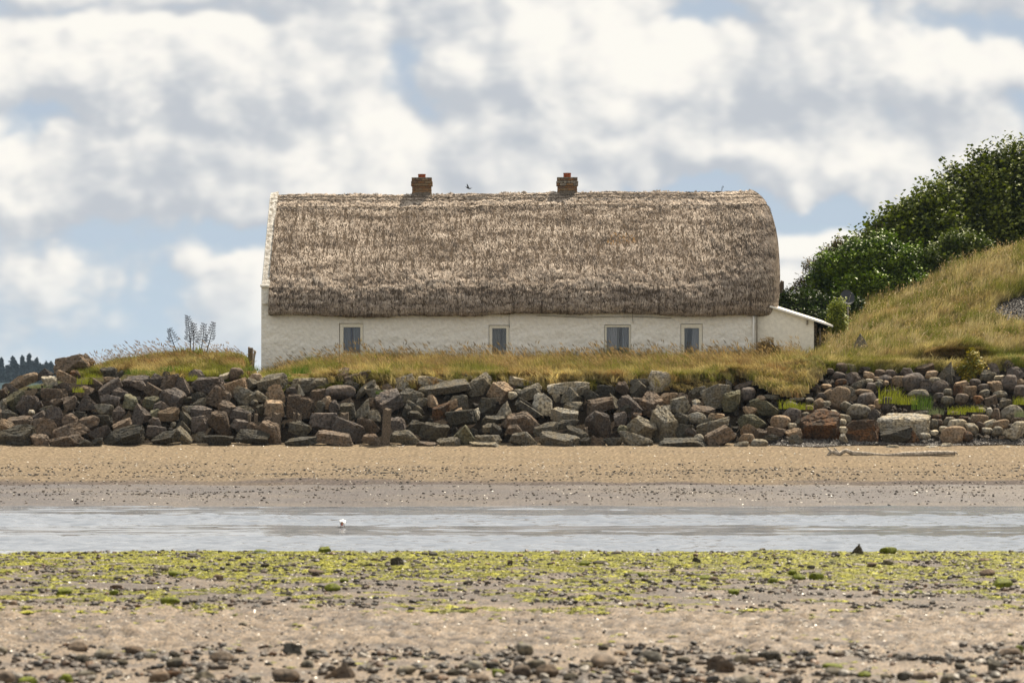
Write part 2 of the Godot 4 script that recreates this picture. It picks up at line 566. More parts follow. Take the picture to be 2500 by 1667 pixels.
	for d in [56.6] + span(57.2, 79.4, 0.03) + [80.2]:
		var r := []
		var calm := smoothstep(63.0, 63.9, d) * (1.0 - smoothstep(67.6, 68.6, d)) + smoothstep(72.6, 73.6, d)
		for x in [-60.0, -40.0, -25.0] + span(-13.0, 13.0, 0.13) + [25.0, 40.0, 60.0]:
			var c := clampf(calm + 0.35 * wv.get_noise_2d(x * 0.12, d * 0.9), 0.0, 1.0)
			var hh := 0.055 * (1.0 - c) * wv.get_noise_2d(x * 0.8, d * 2.3) + 0.014 * (1.0 - c) * wv.get_noise_2d(x * 2.5 + 40.0, d * 5.5)
			hh += 0.016 * c * wv.get_noise_2d(x * 0.22 + 90.0, d * 1.5) + 0.003 * c * wv.get_noise_2d(x * 0.6 + 70.0, d * 5.0)
			r.append(Vector3(x, hh, -d))
		rows.append(r)
	var wm := mat("channel_water", lin(0.215, 0.24, 0.28), 0.07, 0.5)
	wm.metallic = 0.15
	tag(obj("water", grid_mesh(rows), wm), "shallow tidal channel with rippled and calm bands", "water", "", "structure")

# ---------------------------------------------------------------- rocks
# Each section: where its strip begins in the photograph, then the rocks in it as "x y width height tilt shape+tone" in strip pixels (5.8075 to one of the photograph's).
# shapes: b blocky, c angular, p pointed, s slab, r rounded; tones: k dark, g grey, l pale, n brown, u purplish, t tan, o rusty, y greenish
const STRIPS := [
	[0, "220 1340 560 360 5 ck;60 1170 260 180 -20 bt;640 1180 400 300 0 cn;560 1370 260 200 0 cn;1000 1220 500 200 10 cn;930 1390 480 200 -5 cn;1420 1270 330 200 20 cu;1380 1390 180 140 0 ck;1740 1340 620 270 6 bk;1200 1420 200 120 20 ck;290 1100 360 160 5 cn;550 1040 240 160 15 cu;790 1020 320 270 -25 cu;1000 1080 260 200 10 cn;1140 1010 180 130 -15 ck;1260 1100 300 170 20 cn;1480 930 320 170 10 cg;1470 1080 260 180 0 ck;1680 980 170 210 -20 cu;1960 980 340 290 10 pu;1730 1140 290 120 30 bn;130 1010 300 160 -10 ck;230 800 290 230 30 by;420 850 340 300 15 cu;540 890 170 150 20 cu;660 930 220 100 15 cg;760 740 330 250 10 bn;800 830 200 140 10 cn;970 830 230 190 15 cn"],
	[0, "1225 810 310 230 0 pu;1550 800 380 180 -15 cu;1840 820 220 200 -15 cy;1690 700 240 160 -15 cu;1550 620 350 150 25 bu;1340 560 220 220 20 cn;1200 660 260 140 10 cn;930 620 260 180 0 cu;650 660 340 110 20 ck;930 480 280 140 -20 bt;700 530 220 170 10 cl;600 420 290 150 20 pu;320 530 440 180 10 ct;130 610 240 110 5 cu;40 690 130 150 0 cn;210 690 180 150 30 cu;1060 430 170 110 0 co;1540 400 230 150 10 ck;1680 440 160 90 25 ck;1580 510 260 100 -15 ct;1920 530 380 130 3 bu;1960 590 290 140 0 cu;40 860 120 180 -30 cg;440 970 80 70 0 rl;-60 1000 200 200 0 cn;-80 720 180 200 0 cn"],
	[350, "180 510 250 190 0 cu;340 440 150 100 -20 cu;400 540 330 240 25 cn;560 600 320 260 -10 cu;770 450 260 170 -20 cu;930 570 440 210 5 bu;1310 440 190 190 0 rn;1150 460 180 80 15 cl;1590 480 180 120 0 rt;1800 560 450 240 5 bg;130 680 270 180 -25 bn;100 830 220 200 -10 cy;410 790 300 300 -25 bu;240 880 220 130 20 cu;610 790 140 80 0 ck;770 740 240 130 15 ck;790 840 220 110 25 cg;1070 740 310 300 -25 bn;1330 610 330 230 20 bt;1420 720 280 310 30 cg;1510 560 160 180 -40 cg;1610 760 260 180 30 cg;1890 700 290 260 -15 ct;640 920 200 110 10 cl;350 1000 330 190 0 ct;150 980 160 110 20 cy;590 1030 200 190 10 ck"],
	[350, "820 960 290 170 0 bu;800 1120 250 250 0 cu;1180 910 220 190 -10 bn;1070 1130 370 330 -15 cn;1370 1000 330 190 -15 cu;1440 920 260 100 0 cg;1650 930 120 140 0 ck;1580 850 130 110 -20 cg;1850 920 290 220 -10 bt;1950 850 110 80 0 cl;170 1110 190 130 -10 cu;180 1240 310 190 -15 cu;300 1350 420 170 5 bk;540 1290 330 130 -55 bg;570 1190 200 220 0 ck;820 1310 210 140 0 cg;1060 1360 430 140 3 bk;1380 1150 240 140 -5 bu;1530 1330 470 200 -10 bk;1790 1260 420 290 -20 cn;1540 1160 160 110 0 cn;1760 1080 150 110 25 cn;420 1150 70 80 0 rg"],
	[700, "210 1380 450 130 8 bk;660 1350 580 190 -15 bn;850 1240 440 320 -10 bu;550 1090 420 220 0 bu;200 1200 330 200 -25 ck;200 900 420 340 -15 bn;310 560 520 220 3 bg;330 580 170 120 0 cg;190 650 110 170 10 pl;80 680 180 130 0 cu;440 720 220 170 10 cn;740 690 420 190 3 ru;770 470 260 230 10 ct;1000 500 400 190 10 bn;900 590 240 150 10 ck;1110 650 380 110 42 bg;1220 670 210 200 20 cg;480 890 130 190 -20 bg;570 830 170 190 -20 ct;680 900 180 210 10 cu;860 830 220 170 -10 pn;860 960 240 220 0 bk;1090 900 250 290 -15 pg;1210 820 150 130 0 cn;1250 1010 190 160 0 cg"],
	[700, "1470 810 400 320 25 bu;1690 540 300 230 0 cl;1760 740 350 230 -10 cg;1440 630 200 130 0 cn;1410 670 100 60 0 cl;2040 530 370 140 -8 bl;2260 640 720 190 8 sg;1820 900 280 130 -25 bg;1820 1000 230 90 -15 ck;1910 820 170 120 20 cg;2070 800 200 180 -10 ct;2190 960 280 200 20 co;1150 1160 300 240 -15 bn;1560 1140 230 230 10 cu;1830 1160 290 170 0 ck;1200 1370 320 180 0 cn;1660 1340 460 210 8 cg;2090 1240 390 250 -5 ck;1990 1430 300 80 0 cn;1530 1450 100 60 0 cl;1690 950 90 200 -10 ck"],
	[1050, "270 1400 330 150 10 cg;470 1330 280 270 30 cy;770 1430 420 90 5 bg;820 1360 370 170 -10 cg;610 1270 130 180 -15 ck;810 1190 160 120 5 cg;930 1220 170 150 -20 ck;1300 1130 540 300 10 cn;1200 1240 260 180 0 cn;1310 1360 400 210 -5 cg;1640 1210 350 180 10 cg;1820 1380 590 190 0 bg;2080 1270 330 150 -8 ck;2180 1390 200 130 5 ck;1900 1020 430 210 -10 cl;1950 1130 330 130 10 ck;1400 930 430 110 -35 sk;1330 900 250 200 -25 bk;1610 840 320 290 -15 cl;1060 950 300 280 -15 pg;800 870 230 270 -20 ck;970 690 310 340 -25 bt;690 590 420 290 10 cg"],
	[1050, "520 460 270 70 -15 bl;1310 550 390 110 -15 bl;1180 570 140 140 -15 cn;1410 680 380 200 10 cg;1170 730 120 100 0 rl;1240 660 90 60 0 cl;1940 610 590 160 5 bl;2000 720 360 220 0 pg;2170 650 170 130 0 cg;2030 890 280 140 15 cg;1790 760 120 120 0 cg;420 830 290 240 15 cg;320 850 200 130 35 ct;400 950 120 70 20 ct;440 1050 420 230 18 bk;640 1000 130 180 0 cl;900 1080 330 120 0 ck"],
	[1400, "310 1390 280 190 0 pn;570 1390 250 150 5 ck;890 1380 540 210 -10 cg;380 1140 430 330 -15 cu;690 1200 170 110 30 cy;650 1060 230 190 15 cu;960 1190 350 290 -30 cg;1300 1170 250 560 8 bg;1290 960 200 160 10 cg;1540 1410 680 160 3 sk;1520 870 250 220 20 bg;1530 1060 210 200 25 ck;1600 1230 250 220 -20 ck;1660 1250 150 110 -30 ru;1780 1340 130 120 0 rl;1750 1050 250 150 0 rl;1880 1100 230 90 15 cg;2000 1150 560 170 20 bg;2070 1340 440 250 18 bn;1820 950 360 110 3 bn;2020 1020 230 80 8 bt;2010 730 440 330 25 bg"],
	[1400, "1760 680 250 150 10 cg;1740 850 120 120 15 bl;1350 760 280 150 10 ct;1560 730 150 80 -15 cn;1250 550 410 340 -10 cl;930 570 300 180 0 cg;700 640 230 200 -10 cn;470 660 260 180 10 bk;250 720 200 230 25 ck;910 660 160 240 -35 bk;400 880 440 230 15 bn;570 800 140 220 10 pg;810 900 400 230 -40 bu;1100 870 270 350 -25 bn;920 800 170 90 -20 cn;900 1030 140 110 0 co;742 930 170 130 0 ck"],
	[1750, "350 1430 240 100 0 cl;600 1430 230 150 0 rg;760 1320 250 90 10 ck;450 1210 240 190 15 ct;430 1340 210 130 0 rt;610 1290 170 180 -20 cn;830 1230 280 130 -5 bn;500 1090 400 190 -3 cy;900 1120 260 200 -10 rt;1080 1010 250 190 -15 ru;1050 900 200 160 -20 ru;1080 1170 120 90 0 rl;1190 1110 170 120 10 cg;1110 1350 180 160 20 cg;1100 1270 230 150 25 ct;1480 1200 570 450 0 bo;700 890 420 210 0 cy;540 830 150 120 0 cy;470 940 200 110 -10 ct;450 720 200 190 10 ru;400 600 320 140 10 cu;210 800 280 320 -20 cy;170 570 110 100 -30 cg;630 770 120 80 0 rt;790 760 210 80 0 rg"],
	[1750, "2090 1240 450 340 -5 bo;2020 960 310 190 -10 rg;1740 780 250 330 -15 rt;1850 690 240 210 -20 cg;1590 730 150 140 30 rt;1800 1060 200 120 -10 rg;1770 1110 130 90 0 rl;1830 890 150 140 -30 rg;2130 800 260 200 10 ru;1950 480 250 170 -20 cu;1780 350 150 150 0 rn;1910 330 140 100 -10 bl;1740 460 170 110 -10 ru;1760 545 160 90 10 ro;2020 580 240 110 15 cg;2190 600 100 100 0 ru;2160 450 150 100 -10 rt;2160 525 120 60 0 rl;2110 360 140 90 0 cu;2090 690 250 90 -5 rt;1240 320 170 190 0 rt;1410 350 190 160 0 rn;1380 590 170 130 0 cn;1610 390 100 80 0 rn;1560 600 130 60 0 rt;1450 850 160 130 30 rt;1560 840 130 80 0 cg;1480 970 200 90 0 ro"],
	[1750, "1810 1230 130 110 0 rl;1800 1340 120 130 0 cl;1200 720 150 70 0 cg;1140 780 200 50 0 rl;2230 1010 160 200 10 cu;1260 1010 100 80 0 rg;1660 990 100 100 0 rl;1310 920 130 100 0 rt;1500 740 140 90 0 ru;1320 800 110 70 0 rg"],
	[2100, "620 1160 720 330 3 bl;520 1300 460 220 0 bk;690 1290 330 260 0 po;930 1310 140 90 0 rl;1330 1310 330 260 0 rt;1520 1310 150 140 20 ro;1380 1150 250 150 5 rl;1060 1260 100 70 0 rl;1050 1140 110 140 0 rg;1120 1110 110 80 0 rn;1270 1100 170 120 0 rg;1700 1070 230 130 0 rt;1600 1220 160 140 0 rg;1710 1180 120 130 -20 ro;1840 1140 200 110 20 rl;1990 1150 240 130 10 rt;1810 1230 140 80 0 rl;1950 1240 150 130 0 rg;2180 1260 330 180 15 cl;2270 1160 240 120 0 rl;2150 990 300 220 15 rg;2240 1090 180 100 0 cn;460 1490 230 110 0 rg;1020 1490 230 90 0 rl;1220 1460 180 120 15 cl;2110 1490 80 80 0 rl"],
	[2100, "1260 420 310 350 -10 pg;920 360 290 130 15 cn;1020 440 170 110 10 rt;680 410 210 140 0 cu;760 540 290 220 15 ru;590 530 240 140 0 rt;950 580 200 180 0 cu;1060 520 150 90 0 rl;1140 610 230 170 10 ru;830 700 270 100 3 rg;1245 690 130 110 0 rg;1120 740 130 90 0 ru;1240 800 160 110 0 rg;1440 570 210 70 5 bt;1390 650 120 140 0 bo;1570 660 220 150 0 bt;1450 780 180 140 0 rn;1680 790 140 110 0 ro;1750 620 150 100 0 ru;1770 710 140 110 10 rg;1640 550 140 100 0 ru;1810 440 240 150 0 cg;1900 360 220 170 -30 cu;2110 300 180 150 20 cu;2220 410 260 180 -10 cu;2130 560 220 230 0 ru;1920 590 220 160 10 ct"],
	[2100, "1980 470 150 50 0 cl;2280 560 110 120 0 rt;2280 670 170 160 10 ru;1990 710 180 90 0 rg;1860 800 190 130 10 cn;2050 830 200 140 0 cg;1730 950 120 90 0 rg;1850 980 90 150 20 rl;1930 1010 120 180 0 rn;1360 1000 140 80 0 rn;1090 1030 120 80 0 ro;380 860 160 200 0 ru;260 850 100 130 15 rt;170 910 100 90 0 rt;290 410 140 90 0 rn;420 420 150 100 0 ru;360 490 190 90 0 ru;290 540 90 70 0 rg;260 580 120 90 20 rg;160 610 120 110 0 ru;370 560 80 70 0 rt;230 500 90 70 0 rt;860 990 220 90 0 cg;1190 1210 120 80 0 rl;1570 1160 150 70 0 rl;1470 1060 130 70 0 ro;1630 1030 100 60 0 rl"],
]
const TONE_WORD := {"k": "dark grey", "g": "grey", "l": "pale grey", "n": "brown", "u": "purplish brown", "t": "tan", "o": "rust stained", "y": "greenish grey", "w": "mossy green"}
const SHAPE_WORD := {"b": "blocky", "c": "angular", "p": "pointed", "s": "slab shaped", "r": "rounded"}
const ORDINAL := ["first", "second", "third", "fourth", "fifth", "sixth", "seventh", "eighth", "ninth", "tenth", "eleventh", "twelfth", "thirteenth", "fourteenth", "fifteenth", "sixteenth", "seventeenth", "eighteenth", "nineteenth", "twentieth", "twenty-first", "twenty-second", "twenty-third", "twenty-fourth"]
const PLACE := [[150, "below the far trees"], [300, "below the brown crest boulder"], [470, "below the flax stalks"], [640, "below the wooden post by the gable"], [800, "below the gable corner"], [950, "below the first window"], [1120, "below the first chimney"], [1290, "below the second window"], [1440, "below the second chimney"], [1600, "below the third window"], [1760, "below the fourth window"], [1900, "below the downpipe"], [2030, "below the lean-to"], [2160, "below the satellite dish"], [2290, "below the turf edge"], [2410, "near the yellow sapling"], [2600, "below the bare gravel patch"]]

var ico_v := PackedVector3Array()
var ico_i := PackedInt32Array()
var rock_set := {}
var rock_mat := {}

func make_ico(sub: int) -> void:
	var t := (1.0 + sqrt(5.0)) / 2.0
	var v: Array = []
	for p in [[-1, t, 0], [1, t, 0], [-1, -t, 0], [1, -t, 0], [0, -1, t], [0, 1, t], [0, -1, -t], [0, 1, -t], [t, 0, -1], [t, 0, 1], [-t, 0, -1], [-t, 0, 1]]:
		v.append(Vector3(p[0], p[1], p[2]).normalized())
	var f := [0, 11, 5, 0, 5, 1, 0, 1, 7, 0, 7, 10, 0, 10, 11, 1, 5, 9, 5, 11, 4, 11, 10, 2, 10, 7, 6, 7, 1, 8, 3, 9, 4, 3, 4, 2, 3, 2, 6, 3, 6, 8, 3, 8, 9, 4, 9, 5, 2, 4, 11, 6, 2, 10, 8, 6, 7, 9, 8, 1]
	for s in sub:
		var mid := {}
		var g := []
		for k in range(0, f.size(), 3):
			var e := []
			for q in 3:
				var a: int = f[k + q]
				var b: int = f[k + (q + 1) % 3]
				var key := mini(a, b) * 100000 + maxi(a, b)
				if not mid.has(key):
					mid[key] = v.size()
					v.append(((v[a] + v[b]) * 0.5).normalized())
				e.append(mid[key])
			g.append_array([f[k], e[0], e[2], f[k + 1], e[1], e[0], f[k + 2], e[2], e[1], e[0], e[1], e[2]])
		f = g
	ico_v = PackedVector3Array(v)
	ico_i = PackedInt32Array(f)

func rock_mesh(shape: String, seed_: int) -> ArrayMesh:
	# a stone of about 1 x 1 x 1: a ball cut by planes, then roughened
	rng.seed = seed_ * 7919 + 13
	var planes: Array = []    # [normal, distance]
	var push := func(n: Vector3, h: float): planes.append([n.normalized(), h])
	var soft := 26.0
	match shape:
		"b", "s":
			for s in [-1, 1]:
				push.call(Vector3(s, rng.randf_range(-0.22, 0.22), rng.randf_range(-0.25, 0.25)), 0.5)
				push.call(Vector3(rng.randf_range(-0.16, 0.16), s, rng.randf_range(0.0, 0.5)), 0.5)
				push.call(Vector3(rng.randf_range(-0.25, 0.25), rng.randf_range(-0.4, 0.12), s), 0.5)
			for k in 3:
				push.call(Vector3(rng.randf_range(-1, 1), rng.randf_range(-1, 1), rng.randf_range(-0.3, 1)), rng.randf_range(0.5, 0.72))
			soft = 130.0
		"c":
			for k in 8:
				push.call(Vector3(rng.randfn(), rng.randfn(), rng.randfn()), rng.randf_range(0.33, 0.58))
			push.call(Vector3(rng.randf_range(-0.6, 0.6), rng.randf_range(-0.5, 0.1), 1), 0.4)
			push.call(Vector3(1, rng.randf_range(-0.4, 0.4), 0.2), 0.5)
			push.call(Vector3(-1, rng.randf_range(-0.4, 0.4), 0.2), 0.5)
			push.call(Vector3(rng.randf_range(-0.3, 0.3), 1, rng.randf_range(0.0, 0.5)), 0.42)
			push.call(Vector3(rng.randf_range(-0.3, 0.3), -1, 0), 0.42)
			soft = 120.0
		"p":
			push.call(Vector3(0, -1, 0), 0.4)
			for k in 4:
				var a := TAU * (k + rng.randf_range(-0.25, 0.25)) / 4.0 + 0.5
				push.call(Vector3(cos(a), rng.randf_range(0.35, 0.75), sin(a)), rng.randf_range(0.26, 0.34))
			push.call(Vector3(rng.randf_range(-0.5, 0.5), 1, 0.2), 0.55)
			for k in 3:
				push.call(Vector3(rng.randf_range(-1, 1), rng.randf_range(-0.5, 0.5), rng.randf_range(-1, 1)), rng.randf_range(0.36, 0.45))
			soft = 130.0
		"r":
			for k in 9:
				push.call(Vector3(rng.randfn(), rng.randfn(), rng.randfn()), rng.randf_range(0.40, 0.54))
			push.call(Vector3(0, 1, 0), 0.45)
			soft = 11.0
	var f := FastNoiseLite.new()
	f.seed = seed_
	f.frequency = 1.0
	f.fractal_octaves = 4
	f.fractal_type = FastNoiseLite.FRACTAL_FBM
	f.fractal_gain = 0.55
	var v := PackedVector3Array()
	v.resize(ico_v.size())
	var lo := Vector3.ONE * 9.0
	var hi := -lo
	for i in ico_v.size():
		var n := ico_v[i]
		var acc := 0.0
		for p in planes:
			var k: float = n.dot(p[0])
			if k > 0.05: acc += exp(soft * (k / p[1] - 2.6) * 0.5)
		acc += exp(soft * (1.0 / (0.62 if shape == "r" else 0.82) - 2.6) * 0.5)
		var r := 1.0 / (2.6 + log(acc) / (soft * 0.5))
		var a := 0.014 if shape == "r" else 0.028
		r *= 1.0 + a * f.get_noise_3dv(n * 2.2) * 1.6 + a * 0.8 * f.get_noise_3dv(n * 8.0)
		if shape != "r":
			# chipped ledges
			var st := f.get_noise_3dv(n * 1.6 + Vector3(5, 5, 5))
			r *= 1.0 - 0.07 * smoothstep(0.12, 0.16, st)
		v[i] = n * r
		lo = lo.min(v[i]); hi = hi.max(v[i])
	var c := (lo + hi) * 0.5
	var sz := hi - lo
	var s := sgi()
	s.set_smooth_group(0 if shape == "r" else -1)
	for i in range(0, ico_i.size(), 3):
		var a := (v[ico_i[i]] - c) / sz
		var b := (v[ico_i[i + 1]] - c) / sz
		var e := (v[ico_i[i + 2]] - c) / sz
		tri(s, a, e, b)
	s.index()
	s.generate_normals()
	return s.commit()

func two_tone(seed_: int, a: Color, b: Color) -> ImageTexture:
	var patch := fbm(seed_, 0.012, 5).get_seamless_image(320, 320)
	var grit := fbm(seed_ + 100, 0.06, 5).get_seamless_image(320, 320)
	patch.convert(Image.FORMAT_RGB8)
	grit.convert(Image.FORMAT_RGB8)
	for y in 320:
		for x in 320:
			var t := smoothstep(0.42, 0.62, patch.get_pixel(x, y).r)
			var g := clampf(0.88 + (grit.get_pixel(x, y).r - 0.5) * 1.1, 0.45, 1.0)
			patch.set_pixel(x, y, a.lerp(b, t) * g)
	return ImageTexture.create_from_image(patch)

func rock_materials() -> void:
	var bump := grain(512, 0.035, 6, 0.0, 1.0, 42, 1.6)
	var lich := grain(512, 0.02, 5, 0.0, 1.0, 44, 5.0)
	var tones := {"k": Color(0.082, 0.076, 0.063), "g": Color(0.20, 0.182, 0.148), "l": Color(0.42, 0.385, 0.32), "n": Color(0.155, 0.124, 0.094), "u": Color(0.132, 0.116, 0.103), "t": Color(0.31, 0.24, 0.165), "o": Color(0.16, 0.118, 0.085), "y": Color(0.155, 0.148, 0.10), "w": Color(0.13, 0.17, 0.02)}
	# two tints that run through the stone in patches: weathered tan on grey, grey on brown, rust on dark
	var pair := {"k": 0, "g": 0, "l": 0, "y": 0, "w": 0, "n": 1, "u": 1, "t": 1, "o": 2}
	var duo := [two_tone(46, Color(0.94, 0.95, 0.96), Color(1.0, 0.965, 0.89)), two_tone(47, Color(0.92, 0.92, 0.93), Color(1.0, 0.955, 0.91)), two_tone(48, Color(0.72, 0.72, 0.72), Color(1.0, 0.84, 0.68))]
	var over := {"k": Color(0.16, 0.15, 0.13), "g": Color(0.26, 0.25, 0.22), "l": Color(0.46, 0.44, 0.40), "n": Color(0.24, 0.17, 0.11), "u": Color(0.21, 0.17, 0.15), "t": Color(0.40, 0.32, 0.22), "o": Color(0.12, 0.09, 0.075), "y": Color(0.27, 0.27, 0.17), "w": Color(0.22, 0.26, 0.03)}
	for k in tones:
		for v in 3:
			var f: float = [0.8, 1.0, 1.25][v]
			var m := tri_mat("rock_%s_%d" % [k, v], lin(tones[k].r * f, tones[k].g * f, tones[k].b * f), duo[pair[k]], [0.8, 0.6, 0.5][v], bump, 1.3, 0.85, 0.3)
			rock_mat[k + str(v)] = m
	for sh in ["b", "c", "p", "s", "r"]:
		rock_set[sh] = []
		for k in ({"b": 9, "c": 12, "p": 5, "s": 3, "r": 8}[sh] as int):
			rock_set[sh].append(rock_mesh(sh, k + 20 * ["b", "c", "p", "s", "r"].find(sh)))

func put_rock(called: String, sh: String, tone: String, pos: Vector3, w: float, h: float, dp: float, tilt: float, k: int) -> MeshInstance3D:
	var o := MeshInstance3D.new()
	o.mesh = rock_set[sh][k % rock_set[sh].size()]
	o.name = numbered(called)
	o.material_override = rock_mat[tone + str((k / 3) % 3)]
	var b := Basis(Vector3.BACK, deg_to_rad(tilt + (rng.randf_range(-9, 9) if sh in "bcp" else 0.0))) * Basis(Vector3.UP, rng.randf_range(-0.55, 0.55) if sh in "bcp" else rng.randf_range(-0.2, 0.2)) * Basis(Vector3.RIGHT, rng.randf_range(0.0, 0.4))
	b = b * Basis.from_scale(Vector3(w, h, dp)) * Basis(Vector3.UP, PI * (k % 2))
	o.transform = Transform3D(b, pos)
	add_child(o, true)
	return o

func unique_labels(list: Array) -> void:
	# list: [node, words before the shape's noun, where, x]; numbers those that read alike from left to right
	var by := {}
	for e in list:
		var key: String = e[1] + "|" + e[2]
		if not by.has(key): by[key] = []
		by[key].append(e)
	for key in by:
		var g: Array = by[key]
		g.sort_custom(func(a, b): return a[3] < b[3])
		for i in g.size():
			var e: Array = g[i]
			var words: String = e[1] + ", " + e[2]
			if g.size() > 1: words = "%s from left, %s, %s" % [ORDINAL[mini(i, 23)], e[1], e[2]]
			e[0].set_meta("label", words)

func build_rocks() -> void:
	make_ico(4)
	rock_materials()
	rng.seed = 77
	var n := 0
	var list := []
	for strip in STRIPS:
		for word in (strip[1] as String).split(";"):
			var q := word.split(" ")
			var px: float = strip[0] + float(q[0]) / 5.8075
			var py: float = 840.0 + float(q[1]) / 5.8075
			var sh := q[5].substr(0, 1)
			var tone := q[5].substr(1, 1)
			var w := float(q[2]) / 5.8075
			var h := float(q[3]) / 5.8075
			var d := 90.2 + (1085.0 - py) * 0.0225
			var m := d / FPX
			w *= m * (1.14 if sh == "r" else 1.06); h *= m * (1.14 if sh == "r" else 1.06)
			var dp := clampf(0.75 * maxf(h, w * 0.6), 0.2, 1.1)
			d += dp * 0.22
			n += 1
			var tilt := float(q[4])
			var round := sh == "r"
			var o := put_rock("round_stone" if round else "boulder", sh, tone, at(px, py, d), w, h, dp, tilt, n * 5 + int(px))
			var size := "large " if w * h > 0.5 else ("small " if w * h < 0.14 else "")
			var top := top_py(px)
			var rows := ["top course", "upper course", "middle course", "lower course", "bottom course"]
			var row: String = rows[clampi(int((py - top) / (1085.0 - top) * 5.0), 0, 4)]
			var place := ""
			for p in PLACE:
				if px < p[0]:
					place = p[1]
					break
			o.set_meta("category", "stone" if round else "boulder")
			o.set_meta("group", "rounded stones in the rock wall" if round else "boulders of the rock wall")
			list.append([o, "%s%s %s %s" % [size, TONE_WORD[tone], SHAPE_WORD[sh], "stone" if round else "boulder"], row + " " + place, px])
	unique_labels(list)
	# the big brown rock on the crest at the left, and a few others that stand in the grass
	var o := put_rock("boulder", "c", "n", at(175, 890, 96.2), 1.1, 0.62, 0.9, 8, 7)
	tag(o, "big reddish brown crest boulder against the sky, left end of the grass mound", "boulder", "boulders in the grass")
	o = put_rock("boulder", "c", "n", at(205, 884, 96.6), 0.5, 0.5, 0.6, -20, 12)
	tag(o, "brown knob of rock against the sky, just behind the big crest boulder", "boulder", "boulders in the grass")
	o = put_rock("boulder", "p", "g", at(2103, 836, 97.6), 0.42, 0.55, 0.4, 0, 3)
	tag(o, "upright grey stone standing in the long grass below the satellite dish", "boulder", "boulders in the grass")
	# rubble between and behind the big rocks
	var where := []; var tint := []
	for i in 2500:
		var px := rng.randf_range(-60, 2560) if i < 1300 else rng.randf_range(1880, 2560)
		var top := top_py(px)
		var py := rng.randf_range(top + 8.0, 1088.0)
		var d := 90.35 + (1085.0 - py) * 0.0225 + (rng.randf_range(0.3, 0.7) if i < 1300 else rng.randf_range(0.08, 0.3))
		var s := rng.randf_range(0.08, 0.26)
		if px > 1900 and rng.randf() < 0.5: s *= 0.7
		var p := at(px, py, d)
		p.y = minf(p.y, land_h(p.x, d) + s * 0.35)
		var b := Basis.from_euler(Vector3(rng.randf() * TAU, rng.randf() * TAU, rng.randf() * TAU)) * Basis.from_scale(Vector3(s, s * 0.7, s * 0.85))
		where.append(Transform3D(b, p))
		var g := rng.randf_range(0.5, 1.3)
		tint.append(Color(0.07 * g, 0.06 * g, 0.048 * g) if px < 1850 else Color(0.15 * g, 0.125 * g, 0.10 * g))
	var m := tri_mat("rubble", Color.WHITE, grain(256, 0.03, 5, 0.4, 1.0, 45, 2.0), 0.7)
	m.vertex_color_use_as_albedo = true
	tag(scatter("rubble", small_rock(3), m, where, tint), "small dark rubble filling the gaps of the rock wall", "rubble", "", "stuff")

var small_set := {}
func small_rock(seed_: int) -> ArrayMesh:
	# the same kind of stone with few faces, for scattering
	if not small_set.has(seed_):
		var keep_v := ico_v; var keep_i := ico_i
		make_ico(2)
		small_set[seed_] = rock_mesh("c" if seed_ % 2 else "r", 300 + seed_)
		ico_v = keep_v; ico_i = keep_i
	return small_set[seed_]

# ---------------------------------------------------------------- the cottage
const WALL_D := 100.0
const BASE := Vector3(0, 3.3, -100)
var home: Node3D
var thatch_p := []     # rows of points: thatch_p[station][k]

func part(called: String, mesh: Mesh, m: Material, parent: Node = null) -> MeshInstance3D:
	# geometry given in the world's axes, put under the cottage or one of its parts
	if parent == null or parent == home:
		return obj(called, mesh, m, home, -BASE)
	return obj(called, mesh, m, parent)

func wob(x: float) -> float:
	return 0.05 * sin(x * 0.55 + 0.6) + 0.025 * sin(x * 1.9 + 1.0)

const FRONT := [[0.30, 5.06], [0.08, 5.02], [-0.05, 5.06], [-0.10, 5.20], [-0.07, 5.42], [0.03, 5.68], [0.22, 5.96], [0.62, 6.38], [1.4, 7.06], [2.3, 7.82], [3.05, 8.45], [3.42, 8.74], [3.6, 8.87], [3.75, 8.92]]
const HIP := [[0.25, 5.12], [0.08, 5.06], [-0.01, 5.10], [-0.05, 5.30], [-0.09, 5.6], [-0.11, 6.0], [-0.11, 6.5], [-0.08, 7.05], [-0.02, 7.55], [0.09, 8.0], [0.28, 8.4], [0.52, 8.68], [0.78, 8.86], [1.0, 8.95]]

func station(s: float) -> Array:
	# [eave x, eave d, ridge x, ridge d, how much of a hip]; s runs in metres along the front from the left gable, round the hip and back
	var L := 12.9
	if s <= L: return [-7.42 + s, 99.72, -7.42 + s, 103.47, 0.0]
	s -= L
	var arc := 4.1
	if s <= arc:
		# a squarish corner
		var a := s / arc * PI / 2.0
		var r := 1.0 / pow(pow(sin(a), 4.0) + pow(cos(a), 4.0), 0.25)
		return [5.48 + 2.67 * r * sin(a), 101.75 - 2.03 * r * cos(a), 5.48 + 2.06 * sin(a), 103.47, pow(sin(a), 2.0)]
	arc = 4.1
	s -= arc
	var en := 3.4
	if s <= en: return [8.15 + 0.36 * s / en, 101.75 + s, 7.54, 103.47, 1.0]
	s -= en
	if s <= arc:
		var a := s / arc * PI / 2.0
		var r := 1.0 / pow(pow(sin(a), 4.0) + pow(cos(a), 4.0), 0.25)
		return [5.48 + 3.03 * r * cos(a), 105.15 + 2.03 * r * sin(a), 5.48 + 2.06 * cos(a), 103.47, pow(cos(a), 2.0)]
	s -= arc
	return [5.48 - s, 107.2, 5.48 - s, 103.47, 0.0]

